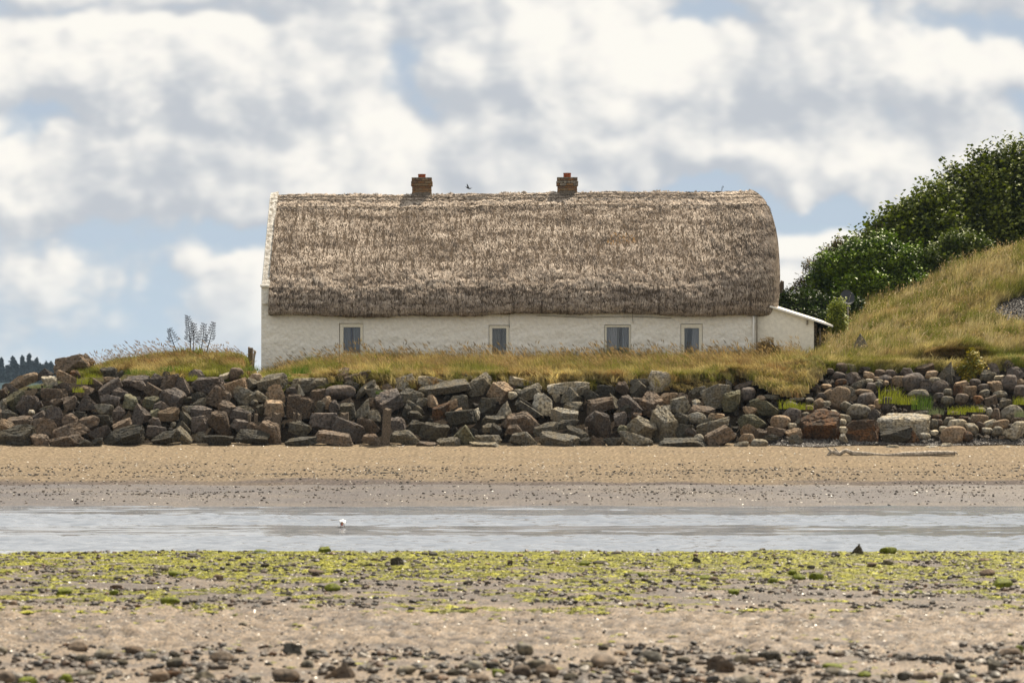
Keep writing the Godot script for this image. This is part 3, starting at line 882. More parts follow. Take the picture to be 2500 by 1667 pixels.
func thatch_at(s: float, t: float) -> Vector3:
	var q := station(s)
	var e := Vector2(q[0], q[1])
	var r := Vector2(q[2], q[3])
	var u := t * (FRONT.size() - 1)
	var i := clampi(int(u), 0, FRONT.size() - 2)
	var f := u - i
	var pick := func(k: int) -> Vector2:
		k = clampi(k, 0, FRONT.size() - 1)
		var a := Vector2(FRONT[k][0] / 3.75, FRONT[k][1])
		return a.lerp(Vector2(HIP[k][0], HIP[k][1]), q[4])
	var p0: Vector2 = pick.call(i - 1); var p1: Vector2 = pick.call(i); var p2: Vector2 = pick.call(i + 1); var p3: Vector2 = pick.call(i + 2)
	var c := p1.cubic_interpolate(p2, p0, p3, f)
	var h := e.lerp(r, c.x)
	# the ridge climbs a little to the right; the eave waves; the face is lumpy
	var y: float = c.y + t * (0.009 * h.x + 0.02 * sin(h.x * 0.7) * (1.0 if t > 0.5 else 0.0)) + (1.0 - t) * wob(h.x)
	var lump := 0.05 * nz.get_noise_2d(s * 60.0, t * 300.0) + 0.03 * nz.get_noise_2d(s * 200.0 + 300.0, t * 900.0)
	return Vector3(h.x, y + lump * 0.7, -h.y + lump * 0.7)

func build_thatch() -> void:
	var m := mat("thatch_bed", lin(0.17, 0.13, 0.095), 1.0, 0.1)
	m.albedo_texture = grain(256, 0.05, 4, 0.5, 1.0, 61, 1.6)
	m.uv1_triplanar = true
	m.uv1_world_triplanar = true
	m.uv1_scale = Vector3(1.5, 0.6, 0.6)
	var stations := span(0.0, 12.9, 0.12) + span(13.0, 17.0, 0.1) + span(17.1, 20.4, 0.15) + span(20.5, 24.5, 0.1) + span(24.7, 37.3, 0.7)
	var rows := []
	for k in 53:
		var r := []
		for s in stations: r.append(thatch_at(s, k / 52.0))
		rows.append(r)
	var mesh := grid_mesh(rows)
	var roof := part("thatched_roof", mesh, m)
	# straw: thin bundles lying down the slope, each tip a little proud of the one below
	var s := sgi()
	s.set_smooth_group(-1)
	var w := 0.5
	tri(s, Vector3(-w, 0, 0), Vector3(0, 0.22, 0.02), Vector3(-w * 0.7, 0.3, -1))
	tri(s, Vector3(0, 0.22, 0.02), Vector3(0, 0.5, -1), Vector3(-w * 0.7, 0.3, -1))
	tri(s, Vector3(0, 0.22, 0.02), Vector3(w, 0, 0), Vector3(w * 0.7, 0.3, -1))
	tri(s, Vector3(0, 0.22, 0.02), Vector3(w * 0.7, 0.3, -1), Vector3(0, 0.5, -1))
	var straw := flat_done(s)
	var where := []; var tint := []
	rng.seed = 12
	var course := FastNoiseLite.new()
	course.seed = 4
	course.frequency = 1.0
	course.fractal_octaves = 3
	course.fractal_type = FastNoiseLite.FRACTAL_FBM
	var n := 210000
	for i in n:
		var ss := rng.randf_range(0.0, 20.3)
		if i > 192000: ss = rng.randf_range(20.3, 24.5)
		var t := 0.03 + 0.97 * rng.randf()
		# the t scale is uneven: more of it lies in the eave roll, so thin that out
		if t < 0.45 and rng.randf() < 0.45: t = rng.randf_range(0.45, 1.0)
		var p := thatch_at(ss, t)
		var up := thatch_at(ss, minf(t + 0.012, 1.0)) - thatch_at(ss, maxf(t - 0.012, 0.0))
		var al := thatch_at(ss + 0.05, t) - thatch_at(ss - 0.05, t)
		up = up.normalized()
		var nr := al.cross(up).normalized()
		var jitter := rng.randfn() * 0.10
		var side := (al.normalized() + up * jitter).normalized()
		var down := -(up - side * up.dot(side)).normalized()
		nr = down.cross(side).normalized()
		var len_ := rng.randf_range(0.05, 0.14)
		var wid := rng.randf_range(0.010, 0.022)
		var thick := rng.randf_range(0.018, 0.045)
		# lying straw: local -z runs down the slope, y is out of it
		var b := Basis(side * wid, nr * thick, -down * len_)
		where.append(Transform3D(b, p - down * len_ * 0.5 - nr * 0.004))
		var x := p.x
		# weathering: pale grey straw, browner patches and streaks, a darker eave
		var band := course.get_noise_2d(ss * 0.35, t * 22.0)
		var streak := course.get_noise_2d(ss * 5.0 + 50.0, t * 6.0)
		var v := 0.47 + 0.55 * band + 0.3 * course.get_noise_2d(ss * 1.3 + 20.0, t * 55.0) + 0.18 * streak + rng.randf_range(-0.30, 0.30)
		if ss > 16.0: v -= 0.05
		if t > 0.773: v += 0.24
		if t < 0.44: v -= 0.07
		if t < 0.46:
			var seam := absf(fposmod(ss + 0.08 * sin(ss * 3.0), 0.875) - 0.4375)
			if seam < 0.04: v -= 0.22
		v = clampf(v, 0.0, 1.0)
		var c := Color(0.085, 0.067, 0.054).lerp(Color(0.37, 0.305, 0.243), smoothstep(0.0, 0.5, v)).lerp(Color(0.60, 0.52, 0.435), smoothstep(0.5, 1.0, v))
		# orange lichen on the right half
		var lx := (ss - 10.75) / 0.55
		var lt := (t - 0.645) / 0.018
		if lx * lx + lt * lt < 1.0 + 0.8 * streak and rng.randf() < 0.3: c = Color(0.40, 0.23, 0.08) * rng.randf_range(0.7, 1.2)
		tint.append(c)
	var sm := mat("straw", Color.WHITE, 0.85, 0.25)
	sm.vertex_color_use_as_albedo = true
	var st := scatter("straw", straw, sm, where, tint, roof)
	st.transform = Transform3D.IDENTITY
	# the ropes that hold the ridge
	var rope := mat("rope", lin(0.10, 0.08, 0.06), 0.9)
	for t in [0.888, 0.84, 0.773]:
		var pts := []; var rad := []
		for k in 236:
			var ss := 0.05 + k * 0.08
			var tt: float = t + 0.006 * nz.get_noise_2d(ss * 120.0, t * 9000.0)
			var p := thatch_at(ss, tt)
			pts.append(p + Vector3(0, 0.022, 0.022) + Vector3(0, 0.012, 0.012) * sin(ss * 40.0))
			rad.append(0.007 + 0.007 * absf(sin(ss * 21.0 + t * 50.0)))
		part("ridge_rope", tube_mesh(pts, rad, 5), rope, roof)

func window(called: String, x0: float, y0: float, x1: float, y1: float, gx0: float, gy0: float, gx1: float, gy1: float, folds: Array) -> void:
	# opening, then glass, in the photograph's pixels
	var a := at(x0, y0, WALL_D); var b := at(x1, y1, WALL_D)
	var g0 := at(gx0, gy0, WALL_D); var g1 := at(gx1, gy1, WALL_D)
	var z := -WALL_D
	var s := sgi()
	s.set_smooth_group(-1)
	var fd := 0.045      # how far back the frame's face lies
	var gp := 0.016
	box(s, Vector3(a.x + gp, g0.y, z - fd - 0.06), Vector3(b.x - gp * 0.6, a.y - gp, z - fd))
	box(s, Vector3(a.x + gp, b.y + 0.002, z - fd - 0.06), Vector3(b.x - gp * 0.6, g1.y, z - fd))
	box(s, Vector3(a.x + gp, g1.y, z - fd - 0.06), Vector3(g0.x, g0.y, z - fd))
	box(s, Vector3(g1.x, g1.y, z - fd - 0.06), Vector3(b.x - gp * 0.6, g0.y, z - fd))
	# the casement inside it, one step back
	var e := 0.022
	var fz := z - fd - 0.02
	box(s, Vector3(g0.x, g0.y - e, fz - 0.03), Vector3(g1.x, g0.y, fz))
	box(s, Vector3(g0.x, g1.y, fz - 0.03), Vector3(g1.x, g1.y + e, fz))
	box(s, Vector3(g0.x, g1.y + e, fz - 0.03), Vector3(g0.x + e, g0.y - e, fz))
	box(s, Vector3(g1.x - e, g1.y + e, fz - 0.03), Vector3(g1.x, g0.y - e, fz))
	var w := part("window", flat_done(s), M["frame_paint"])
	part("pane", box_mesh(Vector3(g0.x + e, g1.y + e, fz - 0.018), Vector3(g1.x - e, g0.y - e, fz - 0.012)), M["glass"], w)
	part("sill", box_mesh(Vector3(a.x - 0.03, b.y - 0.06, z - 0.08), Vector3(b.x + 0.03, b.y - 0.002, z + 0.035)), M["wall_paint"], w)
	s = sgi()
	s.set_smooth_group(-1)
	var z1 := z - 0.3
	quad(s, Vector3(a.x, b.y, z), Vector3(a.x, a.y, z), Vector3(a.x, a.y, z1), Vector3(a.x, b.y, z1))
	quad(s, Vector3(b.x, b.y, z1), Vector3(b.x, a.y, z1), Vector3(b.x, a.y, z), Vector3(b.x, b.y, z))
	quad(s, Vector3(a.x, a.y, z), Vector3(b.x, a.y, z), Vector3(b.x, a.y, z1), Vector3(a.x, a.y, z1))
	quad(s, Vector3(a.x, b.y, z1), Vector3(b.x, b.y, z1), Vector3(b.x, b.y, z), Vector3(a.x, b.y, z))
	part("reveal", flat_done(s), M["wall_paint"], w)
	# curtains: [from, to, which cloth], as shares of the glass
	for f in folds:
		var rows := []
		for j in 14:
			var r := []
			var yy := lerpf(g1.y - 0.1, g0.y + 0.03, j / 13.0)
			for i in 25:
				var u := lerpf(f[0], f[1], i / 24.0)
				var lean: float = f[3] * (j / 13.0 - 0.5)
				var xx := lerpf(g0.x, g1.x, u + lean)
				r.append(Vector3(xx, yy, fz - 0.10 + 0.018 * sin(u * 60.0 + 0.5 * sin(u * 17.0))))
			rows.append(r)
		part("curtain", grid_mesh(rows), M[f[2]], w)

func chimney(px: float, ty: float, by: float, wpx: float, pot_px: float, cement: bool, top_extra: float) -> void:
	var d := 103.58
	var k := d / FPX
	var x := (px - 1250.0) * k
	var yb := 3.0 - (by - HORIZON) * k
	var yt := 3.0 - (ty - HORIZON) * k
	var half := wpx * 0.5 * k
	var dep := 0.23
	var s := sgi()
	s.set_smooth_group(-1)
	box(s, Vector3(x - half + 0.012, yb - 0.45, -d - dep + 0.012), Vector3(x + half - 0.012, yt - 0.02, -d + dep - 0.012))
	var c := part("chimney", flat_done(s), M["mortar"])
	# courses of brick, each brick a piece
	var ch := 0.078
	var n := int((yt - yb + 0.17) / ch)
	var variants := []
	for v in 3: variants.append(bevel_box(Vector3(0.215, ch - 0.010, 0.1), 0.008))
	var headers := bevel_box(Vector3(0.1, ch - 0.010, 0.1), 0.008)
	rng.seed = int(px)
	for j in n:
		var y := yt - (j + 0.5) * ch
		var out := 0.035 if (j == 1 or j == 2) else 0.0
		if j == 0: out = 0.012
		for face in 4:
			var length := (half if face % 2 == 0 else dep) * 2.0 + out * 2.0
			var across := (dep if face % 2 == 0 else half) + out - 0.044
			var run := -length * 0.5
			var first := (j + face) % 2 == 0
			while run < length * 0.5 - 0.03:
				var bw := 0.1 if first else 0.215
				first = false
				if run + bw > length * 0.5: bw = length * 0.5 - run
				var o := part("brick", variants[rng.randi() % 3] if bw > 0.12 else headers, M["brick%d" % (rng.randi() % 5)] if not (cement and j in [1, 2] and rng.randf() < 0.7) else M["render_grey"], c)
				var turn := Basis(Vector3.UP, PI / 2.0 * face)
				var local := Vector3(run + bw * 0.5, 0, across + rng.randf_range(-0.003, 0.003))
				o.transform = Transform3D(turn * Basis.from_scale(Vector3((bw - 0.011) / (0.215 if bw > 0.12 else 0.1), 1, 1)), Vector3(x, y, -d) + turn * local)
				run += bw
	# cement skirt where it leaves the thatch
	var rows := []
	for j in 6:
		var r := []
		for i in 33:
			var a := TAU * i / 32.0
			var sq := 1.0 / maxf(absf(cos(a)), absf(sin(a)))
			var g: float = [0.14, 0.10, 0.05, 0.025, 0.015, 0.0][j]
			r.append(Vector3(x + cos(a) * (half * minf(sq, 1.3) + g), yb + [-0.36, -0.24, -0.14, -0.085, -0.055, -0.04][j] + 0.012 * nz.get_noise_2d(i * 300.0, j * 300.0), -d - sin(a) * (dep * minf(sq, 1.3) + g)))
		rows.append(r)
	for r in rows: r.reverse()
	part("skirt", grid_mesh(rows), M["skirt_brown"], c)
	# cement cap and clay pot
	part("cap", box_mesh(Vector3(x - half - 0.02, yt + 0.001, -d - dep - 0.02), Vector3(x + half + 0.02, yt + 0.035, -d + dep + 0.02)), M["render_grey"], c)
	var pr := 0.117
	var ph := 0.125 + top_extra
	var px_ := (pot_px - 1250.0) * k
	var ps := sgi()
	ps.set_smooth_group(1)
	var prof := [[pr * 1.02, 0.0], [pr, ph * 0.75], [pr * 1.08, ph * 0.78], [pr * 1.08, ph], [pr * 0.82, ph], [pr * 0.8, 0.02], [0.0, 0.02]]
	for i in 20:
		var a0 := TAU * i / 20.0
		var a1 := TAU * (i + 1) / 20.0
		for q in prof.size() - 1:
			ps.set_smooth_group(q)
			var p0 := Vector3(cos(a0) * prof[q][0], prof[q][1], sin(a0) * prof[q][0])
			var p1 := Vector3(cos(a1) * prof[q][0], prof[q][1], sin(a1) * prof[q][0])
			var p2 := Vector3(cos(a1) * prof[q + 1][0], prof[q + 1][1], sin(a1) * prof[q + 1][0])
			var p3 := Vector3(cos(a0) * prof[q + 1][0], prof[q + 1][1], sin(a0) * prof[q + 1][0])
			var b := Vector3(px_, yt + 0.036, -d)
			quad(ps, b + p0, b + p3, b + p2, b + p1)
	part("pot", flat_done(ps), M["terracotta"], c)

func build_house() -> void:
	home = thing("cottage", "long low whitewashed cottage with a thatched roof and two brick chimneys", "cottage", BASE)
	var plaster := grain(512, 0.03, 6, 0.93, 1.0, 51, 1.3)
	var lumps := grain(512, 0.016, 5, 0.0, 1.0, 52, 1.2)
	var wp := tri_mat("wall_paint", lin(0.84, 0.81, 0.735), plaster, 0.45, lumps, 3.0, 0.9, 0.3)
	tri_mat("frame_paint", lin(0.82, 0.78, 0.66), plaster, 1.0, null, 0.0, 0.6, 0.4)
	tri_mat("white_paint", lin(0.80, 0.78, 0.73), plaster, 1.0, null, 0.0, 0.5, 0.5)
	tri_mat("render_grey", lin(0.33, 0.285, 0.225), grain(256, 0.04, 5, 0.6, 1.0, 53, 1.6), 1.2, lumps, 1.0, 0.95)
	tri_mat("flaking", Color.WHITE, null, 1.6, lumps, 1.5, 0.9)
	# white paint flaking off grey cement
	var im := fbm(54, 0.018, 5).get_seamless_image(256, 256)
	im.convert(Image.FORMAT_RGB8)
	for y in 256:
		for x in 256:
			var v := im.get_pixel(x, y).r
			im.set_pixel(x, y, lin(0.62, 0.59, 0.53) if v > 0.5 else (lin(0.25, 0.22, 0.18) if v < 0.45 else lin(0.42, 0.39, 0.34)))
	M["flaking"].albedo_texture = ImageTexture.create_from_image(im)
	tri_mat("skirt_brown", lin(0.21, 0.172, 0.13), grain(256, 0.04, 5, 0.5, 1.0, 57, 1.6), 1.5)
	mat("mortar", lin(0.20, 0.155, 0.115), 1.0)
	var bt := grain(256, 0.05, 4, 0.55, 1.0, 55, 1.8)
	for k in 5:
		tri_mat("brick%d" % k, [lin(0.30, 0.16, 0.075), lin(0.36, 0.21, 0.10), lin(0.25, 0.14, 0.075), lin(0.32, 0.22, 0.125), lin(0.22, 0.14, 0.09)][k], bt, 3.0, bt, 0.4)
	tri_mat("terracotta", lin(0.40, 0.10, 0.035), bt, 2.0)
	var gl := mat("glass", Color(0.05, 0.055, 0.06, 0.10), 0.03, 0.5)
	gl.transparency = BaseMaterial3D.TRANSPARENCY_ALPHA
	mat("curtain_blue", lin(0.18, 0.205, 0.235), 0.95)
	mat("curtain_grey", lin(0.30, 0.315, 0.335), 0.95)
	mat("curtain_dark", lin(0.012, 0.02, 0.07), 0.95)
	mat("curtain_green", lin(0.13, 0.135, 0.12), 0.95)
	# front wall: lumpy, with openings
	var holes := [[827.4, 789.0, 886.6, 870.7], [1193.0, 793.5, 1243.5, 871.0], [1475.8, 792.5, 1540.7, 871.7], [1662.0, 790.5, 1716.0, 866.8]]
	var xs := [at(637, 0, WALL_D).x]
	var hs := []
	for h in holes:
		var a := at(h[0], h[1], WALL_D); var b := at(h[2], h[3], WALL_D)
		hs.append([a.x, b.x, b.y, a.y])
		xs += [a.x, b.x]
	xs.append(at(1846, 0, WALL_D).x)
	var gx := []
	for i in xs.size() - 1:
		var part_ := span(xs[i], xs[i + 1], 0.07)
		if i > 0: part_.pop_front()
		gx += part_
	var ys := [2.6, 3.1]
	var marks := []
	for h in hs: marks += [h[2], h[3]]
	marks.sort()
	var y0 := 3.1
	for v in marks + [5.45]:
		if v - y0 > 0.004:
			var p := span(y0, v, 0.07)
			p.pop_front()
			ys += p
			y0 = v
	var s := sgi()
	s.set_smooth_group(0)
	var pt := func(x: float, y: float) -> Vector3:
		var edge := 1.0
		for h in hs:
			edge = minf(edge, maxf(maxf(h[0] - x, x - h[1]), maxf(h[2] - y, y - h[3])) / 0.15)
		edge = clampf(edge, 0.0, 1.0) * clampf((x + 7.66) / 0.3, 0.0, 1.0)
		var lump := 0.035 * nz.get_noise_2d(x * 60.0, y * 120.0) + 0.018 * nz.get_noise_2d(x * 220.0, y * 420.0)
		if x < -4.6: lump *= 0.35
		return Vector3(x, y, -WALL_D + lump * edge)
	for j in ys.size() - 1:
		for i in gx.size() - 1:
			var cx: float = (gx[i] + gx[i + 1]) * 0.5
			var cy: float = (ys[j] + ys[j + 1]) * 0.5
			var open := false
			for h in hs:
				if cx > h[0] and cx < h[1] and cy > h[2] and cy < h[3]: open = true
			if open: continue
			quad(s, pt.call(gx[i], ys[j]), pt.call(gx[i], ys[j + 1]), pt.call(gx[i + 1], ys[j + 1]), pt.call(gx[i + 1], ys[j]))
	s.index()
	s.generate_normals()
	var front := s.commit()
	part("front_wall", front, wp)
	# other walls
	s = sgi()
	s.set_smooth_group(-1)
	var xl: float = xs[0]
	box(s, Vector3(xl, 2.6, -106.8), Vector3(7.9, 5.4, -106.5))
	box(s, Vector3(7.45, 2.6, -106.5), Vector3(7.9, 5.4, -100.3))
	part("rear_wall", flat_done(s), wp)
	s = sgi()
	s.set_smooth_group(-1)
	# gable: one slab that follows the roof
	var prof := [Vector2(100.002, 2.6), Vector2(100.002, 5.9), Vector2(103.45, 8.8), Vector2(106.8, 5.9), Vector2(106.8, 2.6)]
	var xa := xl + 0.001; var xb := xl + 0.36
	for k in prof.size():
		var p: Vector2 = prof[k]; var q: Vector2 = prof[(k + 1) % prof.size()]
		quad(s, Vector3(xa, p.y, -p.x), Vector3(xa, q.y, -q.x), Vector3(xb, q.y, -q.x), Vector3(xb, p.y, -p.x))
	for k in [[0, 1, 4], [1, 3, 4], [1, 2, 3]]:
		var p: Vector2 = prof[k[0]]; var q: Vector2 = prof[k[1]]; var r: Vector2 = prof[k[2]]
		tri(s, Vector3(xa, p.y, -p.x), Vector3(xa, r.y, -r.x), Vector3(xa, q.y, -q.x))
		tri(s, Vector3(xb, p.y, -p.x), Vector3(xb, q.y, -q.x), Vector3(xb, r.y, -r.x))
	part("gable_wall", flat_done(s), wp)
	# weathered coping on the gable, following the slope
	var cop := []
	for t in span(0.0, 1.0, 0.03):
		var d := lerpf(99.93, 103.3, t)
		var y := lerpf(5.84, 8.78, t) + 0.04 * sin(t * PI) + 0.03 * nz.get_noise_2d(t * 900.0, 5.0)
		cop.append([d, y + 0.10])
	cop.append([103.5, 8.99])
	cop.append([104.0, 8.7])
	cop.append([106.9, 5.9])
	s = sgi()
	s.set_smooth_group(-1)
	var cx0 := xl + 0.03; var cx1 := xl + 0.27
	for k in cop.size() - 1:
		var p: Array = cop[k]; var q: Array = cop[k + 1]
		var j0 := 0.02 * nz.get_noise_2d(k * 700.0, 90.0)
		var j1 := 0.02 * nz.get_noise_2d((k + 1) * 700.0, 90.0)
		var a := Vector3(cx0 + j0, p[1] - 0.05, -p[0]); var b := Vector3(cx1 + j0, p[1], -p[0])
		var a2 := Vector3(cx0 + j1, q[1] - 0.05, -q[0]); var b2 := Vector3(cx1 + j1, q[1], -q[0])
		var dn := Vector3(0, -0.45, 0)
		quad(s, a, a2, b2, b)
		quad(s, a + dn, a2 + dn, a2, a)
		quad(s, b, b2, b2 + dn, b + dn)
	var f0 := Vector3(cx0, cop[0][1] - 0.05, -cop[0][0])
	quad(s, f0 + Vector3(0, -0.45, 0), f0, f0 + Vector3(0.24, 0.05, 0), f0 + Vector3(0.24, -0.45, 0))
	part("gable_coping", flat_done(s), M["flaking"])
	var kn := bevel_box(Vector3(0.27, 0.085, 0.34), 0.015)
	var ko := part("kneeler", kn, wp)
	ko.position = at(646, 698, 99.95) - BASE
	part("kneeler_pier", box_mesh(Vector3(xl + 0.02, 5.35, -100.2), Vector3(xl + 0.26, at(0, 702, 99.95).y, -99.9)), wp)
	build_thatch()
	chimney(1029.5, 436.5, 466.0, 46.0, 1029.5, false, -0.01)
	chimney(1385.0, 436.0, 463.0, 47.0, 1385.0, true, 0.02)
	window("window", 827.4, 789, 886.6, 870.7, 836, 797, 880.6, 864, [[-0.02, 0.43, "curtain_blue", 0.0], [0.57, 1.02, "curtain_blue", 0.0], [0.43, 0.50, "curtain_dark", 0.0]])
	window("window", 1193, 793.5, 1243.5, 871, 1200, 799.7, 1237.7, 867, [[-0.02, 0.58, "curtain_green", 0.0], [0.72, 1.02, "curtain_green", 0.0]])
	window("window", 1475.8, 792.5, 1540.7, 871.7, 1479.7, 797, 1537.8, 870.2, [[-0.02, 0.47, "curtain_grey", 0.0], [0.68, 1.02, "curtain_blue", 0.0], [0.47, 0.56, "curtain_green", 0.0]])
	window("window", 1662, 790.5, 1716, 866.8, 1670, 799, 1709, 866, [[-0.02, 0.24, "curtain_green", 0.0], [0.52, 1.04, "curtain_grey", 0.10]])
	# downpipes at the corner, thin cables on the wall
	for q in [[1840.5, 0.030, "white_paint", 0.05], [1849.0, 0.022, "render_grey", 0.03]]:
		var p0 := at(q[0], 772, 99.93); var p1 := at(q[0] - 1.0, 880, 99.93)
		var o := part("downpipe", tube_mesh([p0, p0.lerp(p1, 0.5), p1], [q[1], q[1], q[1]], 10), M[q[2]])
	var dark := mat("cable_black", lin(0.05, 0.045, 0.04), 0.8)
	for c in [[[1310, 770], [1420, 775], [1500, 773], [1545, 773], [1640, 776]], [[1545, 762], [1545, 778], [1546, 790]], [[1243, 765], [1243, 790], [1244, 800]]]:
		var pts := []; var rad := []
		for p in c:
			pts.append(at(p[0], p[1], 99.95)); rad.append(0.006)
		part("cable", tube_mesh(pts, rad, 5), dark)
	# iron hook on the ridge
	var hp := []
	for p in [[1763, 466], [1764, 458], [1764.5, 454], [1767, 454.5], [1767.5, 458]]: hp.append(at(p[0], p[1], 103.45))
	part("ridge_hook", tube_mesh(hp, [0.012, 0.012, 0.012, 0.01, 0.008], 6), dark)
	# lean-to on the right
	var lw := sgi()
	lw.set_smooth_group(-1)
	var a := at(1846, 735, 100.15); var b := at(1988, 781, 100.15)
	var foot := 2.9
	var zf := -100.15; var zb := -104.5
	quad(lw, Vector3(a.x, foot, zf), Vector3(a.x, a.y, zf), Vector3(b.x, b.y, zf), Vector3(b.x, foot, zf))
	quad(lw, Vector3(b.x, foot, zf), Vector3(b.x, b.y, zf), Vector3(b.x, b.y, zf - 0.2), Vector3(b.x, foot, zf - 0.2))
	quad(lw, Vector3(b.x, foot, zf - 0.2), Vector3(b.x, b.y, zf - 0.2), Vector3(a.x, a.y, zf - 0.2), Vector3(a.x, foot, zf - 0.2))
	var lean := part("lean_to", flat_done(lw), tri_mat("lean_paint", lin(0.82, 0.78, 0.68), plaster, 0.4, lumps, 1.0, 0.9, 0.3))
	part("side_wall", box_mesh(Vector3(b.x - 0.05, foot, -104.5), Vector3(b.x + 0.16, b.y - 0.1, zf - 0.75)), M["render_grey"], lean)
	var r0 := at(1866, 741, 100.0); var r1 := at(2035, 794, 100.0)
	lw = sgi()
	lw.set_smooth_group(-1)
	var th := Vector3(0, -0.055, 0)
	var bk := Vector3(0, 0.27, -4.4)
	quad(lw, r0 + th, r0, r1, r1 + th)
	quad(lw, r0, r0 + bk, r1 + bk, r1)
	quad(lw, r1 + th, r1, r1 + bk, r1 + bk + th)
	quad(lw, r0 + th + bk, r0 + th, r1 + th, r1 + th + bk)
	part("roof_sheet", flat_done(lw), M["white_paint"], lean)
	for q in [[1881, 748], [1972, 783]]:
		var bp := at(q[0], q[1] + 4, 100.11)
		part("bracket", box_mesh(bp + Vector3(-0.025, -0.07, -0.03), bp + Vector3(0.025, 0.07, 0.03)), M["render_grey"], lean)
	for x in [2003.0]:
		var p0 := at(x, 800, 100.6); var p1 := at(x, 876, 100.6)
		part("roof_prop", tube_mesh([p0, p1], [0.03, 0.03], 8), M["render_grey"], lean)

# ---------------------------------------------------------------- plants
func blades(seed_: int, n: int, spread: float, h: float, lean: Vector2, wid: float, heads: bool) -> ArrayMesh:
	# one clump of grass, standing at its origin
	rng.seed = seed_
	var s := sgi()
	s.set_smooth_group(-1)
	for k in n:
		var a := rng.randf() * TAU
		var base := Vector3(cos(a), 0, sin(a)) * spread * sqrt(rng.randf())
		var hh := h * rng.randf_range(0.55, 1.05)
		var bend := Vector3(lean.x + rng.randfn() * 0.28, 0, lean.y + rng.randfn() * 0.28) * hh
		var w := wid * rng.randf_range(0.7, 1.3)
		var face := rng.randf() * PI
		var side := Vector3(cos(face), 0, sin(face)) * w * 0.5
		var segs := 3
		var pl := base - side; var pr := base + side
		for q in segs:
			var t := (q + 1.0) / segs
			var c := base + Vector3(0, hh * (t - 0.16 * t * t * (1.0 + bend.length() / hh)), 0) + bend * t * t
			var ww := side * (1.0 - t * (0.55 if heads else 0.9))
			if q == segs - 1 and not heads:
				tri(s, pl, c, pr)
			else:
				quad(s, pl, c - ww, c + ww, pr)
			pl = c - ww; pr = c + ww
		if heads:
			# a drooping seed head
			var tip := (pl + pr) * 0.5
			var dir := (bend.normalized() * 0.7 + Vector3(0, 0.55, 0)).normalized()
			var hl := rng.randf_range(0.06, 0.13)
			var hw := rng.randf_range(0.008, 0.014)
			for r in 2:
				var sd := Vector3(cos(face + r * 1.57), 0, sin(face + r * 1.57)) * hw
				tri(s, tip, tip + dir * hl * 0.4 - sd, tip + dir * hl)
				tri(s, tip, tip + dir * hl, tip + dir * hl * 0.4 + sd)
	return flat_done(s)

func grass_color(x: float, d: float, green: float) -> Color:
	var n1 := nz.get_noise_2d(x * 16.0 + 7.0, d * 30.0)
	var n2 := nz.get_noise_2d(x * 45.0 - 90.0, d * 60.0)
	var n3 := nz.get_noise_2d(x * 130.0 + 30.0, d * 130.0)
	var straw := Color(0.50, 0.41, 0.19) if x < 8.5 else Color(0.48, 0.41, 0.20)
	var rust := Color(0.27, 0.165, 0.07) if x < 8.5 else Color(0.30, 0.215, 0.10)
	var leaf := Color(0.19, 0.20, 0.035)
	var c := straw.lerp(rust, clampf(0.25 + n2 * 2.0 + n3 * 1.5, 0.0, 1.0))
	c = c.lerp(leaf, clampf(green + n1 * 2.2 + n3 * 1.2 + rng.randf_range(-0.3, 0.3), 0.0, 1.0))
	return c * rng.randf_range(0.4, 1.5)

func grass_field(called: String, label: String, zones: Array, meshes: Array, m: Material) -> void:
	# zones: functions of nothing; each entry is [count, picker]
	var n: int = meshes.size()
	var where := []; var tint := []
	for i in n:
		where.append([]); tint.append([])
	for z in zones:
		for i in (z[0] as int):
			var r: Array = (z[1] as Callable).call()
			if r.is_empty(): continue
			var k: int = r[3]
			var p: Vector3 = r[0]
			var b := Basis(Vector3.UP, rng.randfn() * 0.55) * Basis.from_scale(Vector3(1, r[1], 1) * rng.randf_range(0.65, 1.35))
			where[k].append(Transform3D(b, p)); tint[k].append(r[2])
	var root := thing(called, label, "grass")
	root.set_meta("kind", "stuff")
	for i in n:
		if where[i].size(): scatter("grass" if i < 3 else "seed_heads", meshes[i], m, where[i], tint[i], root).name = ["blades", "blades_001", "blades_002", "seed_heads", "seed_heads_001"][i]

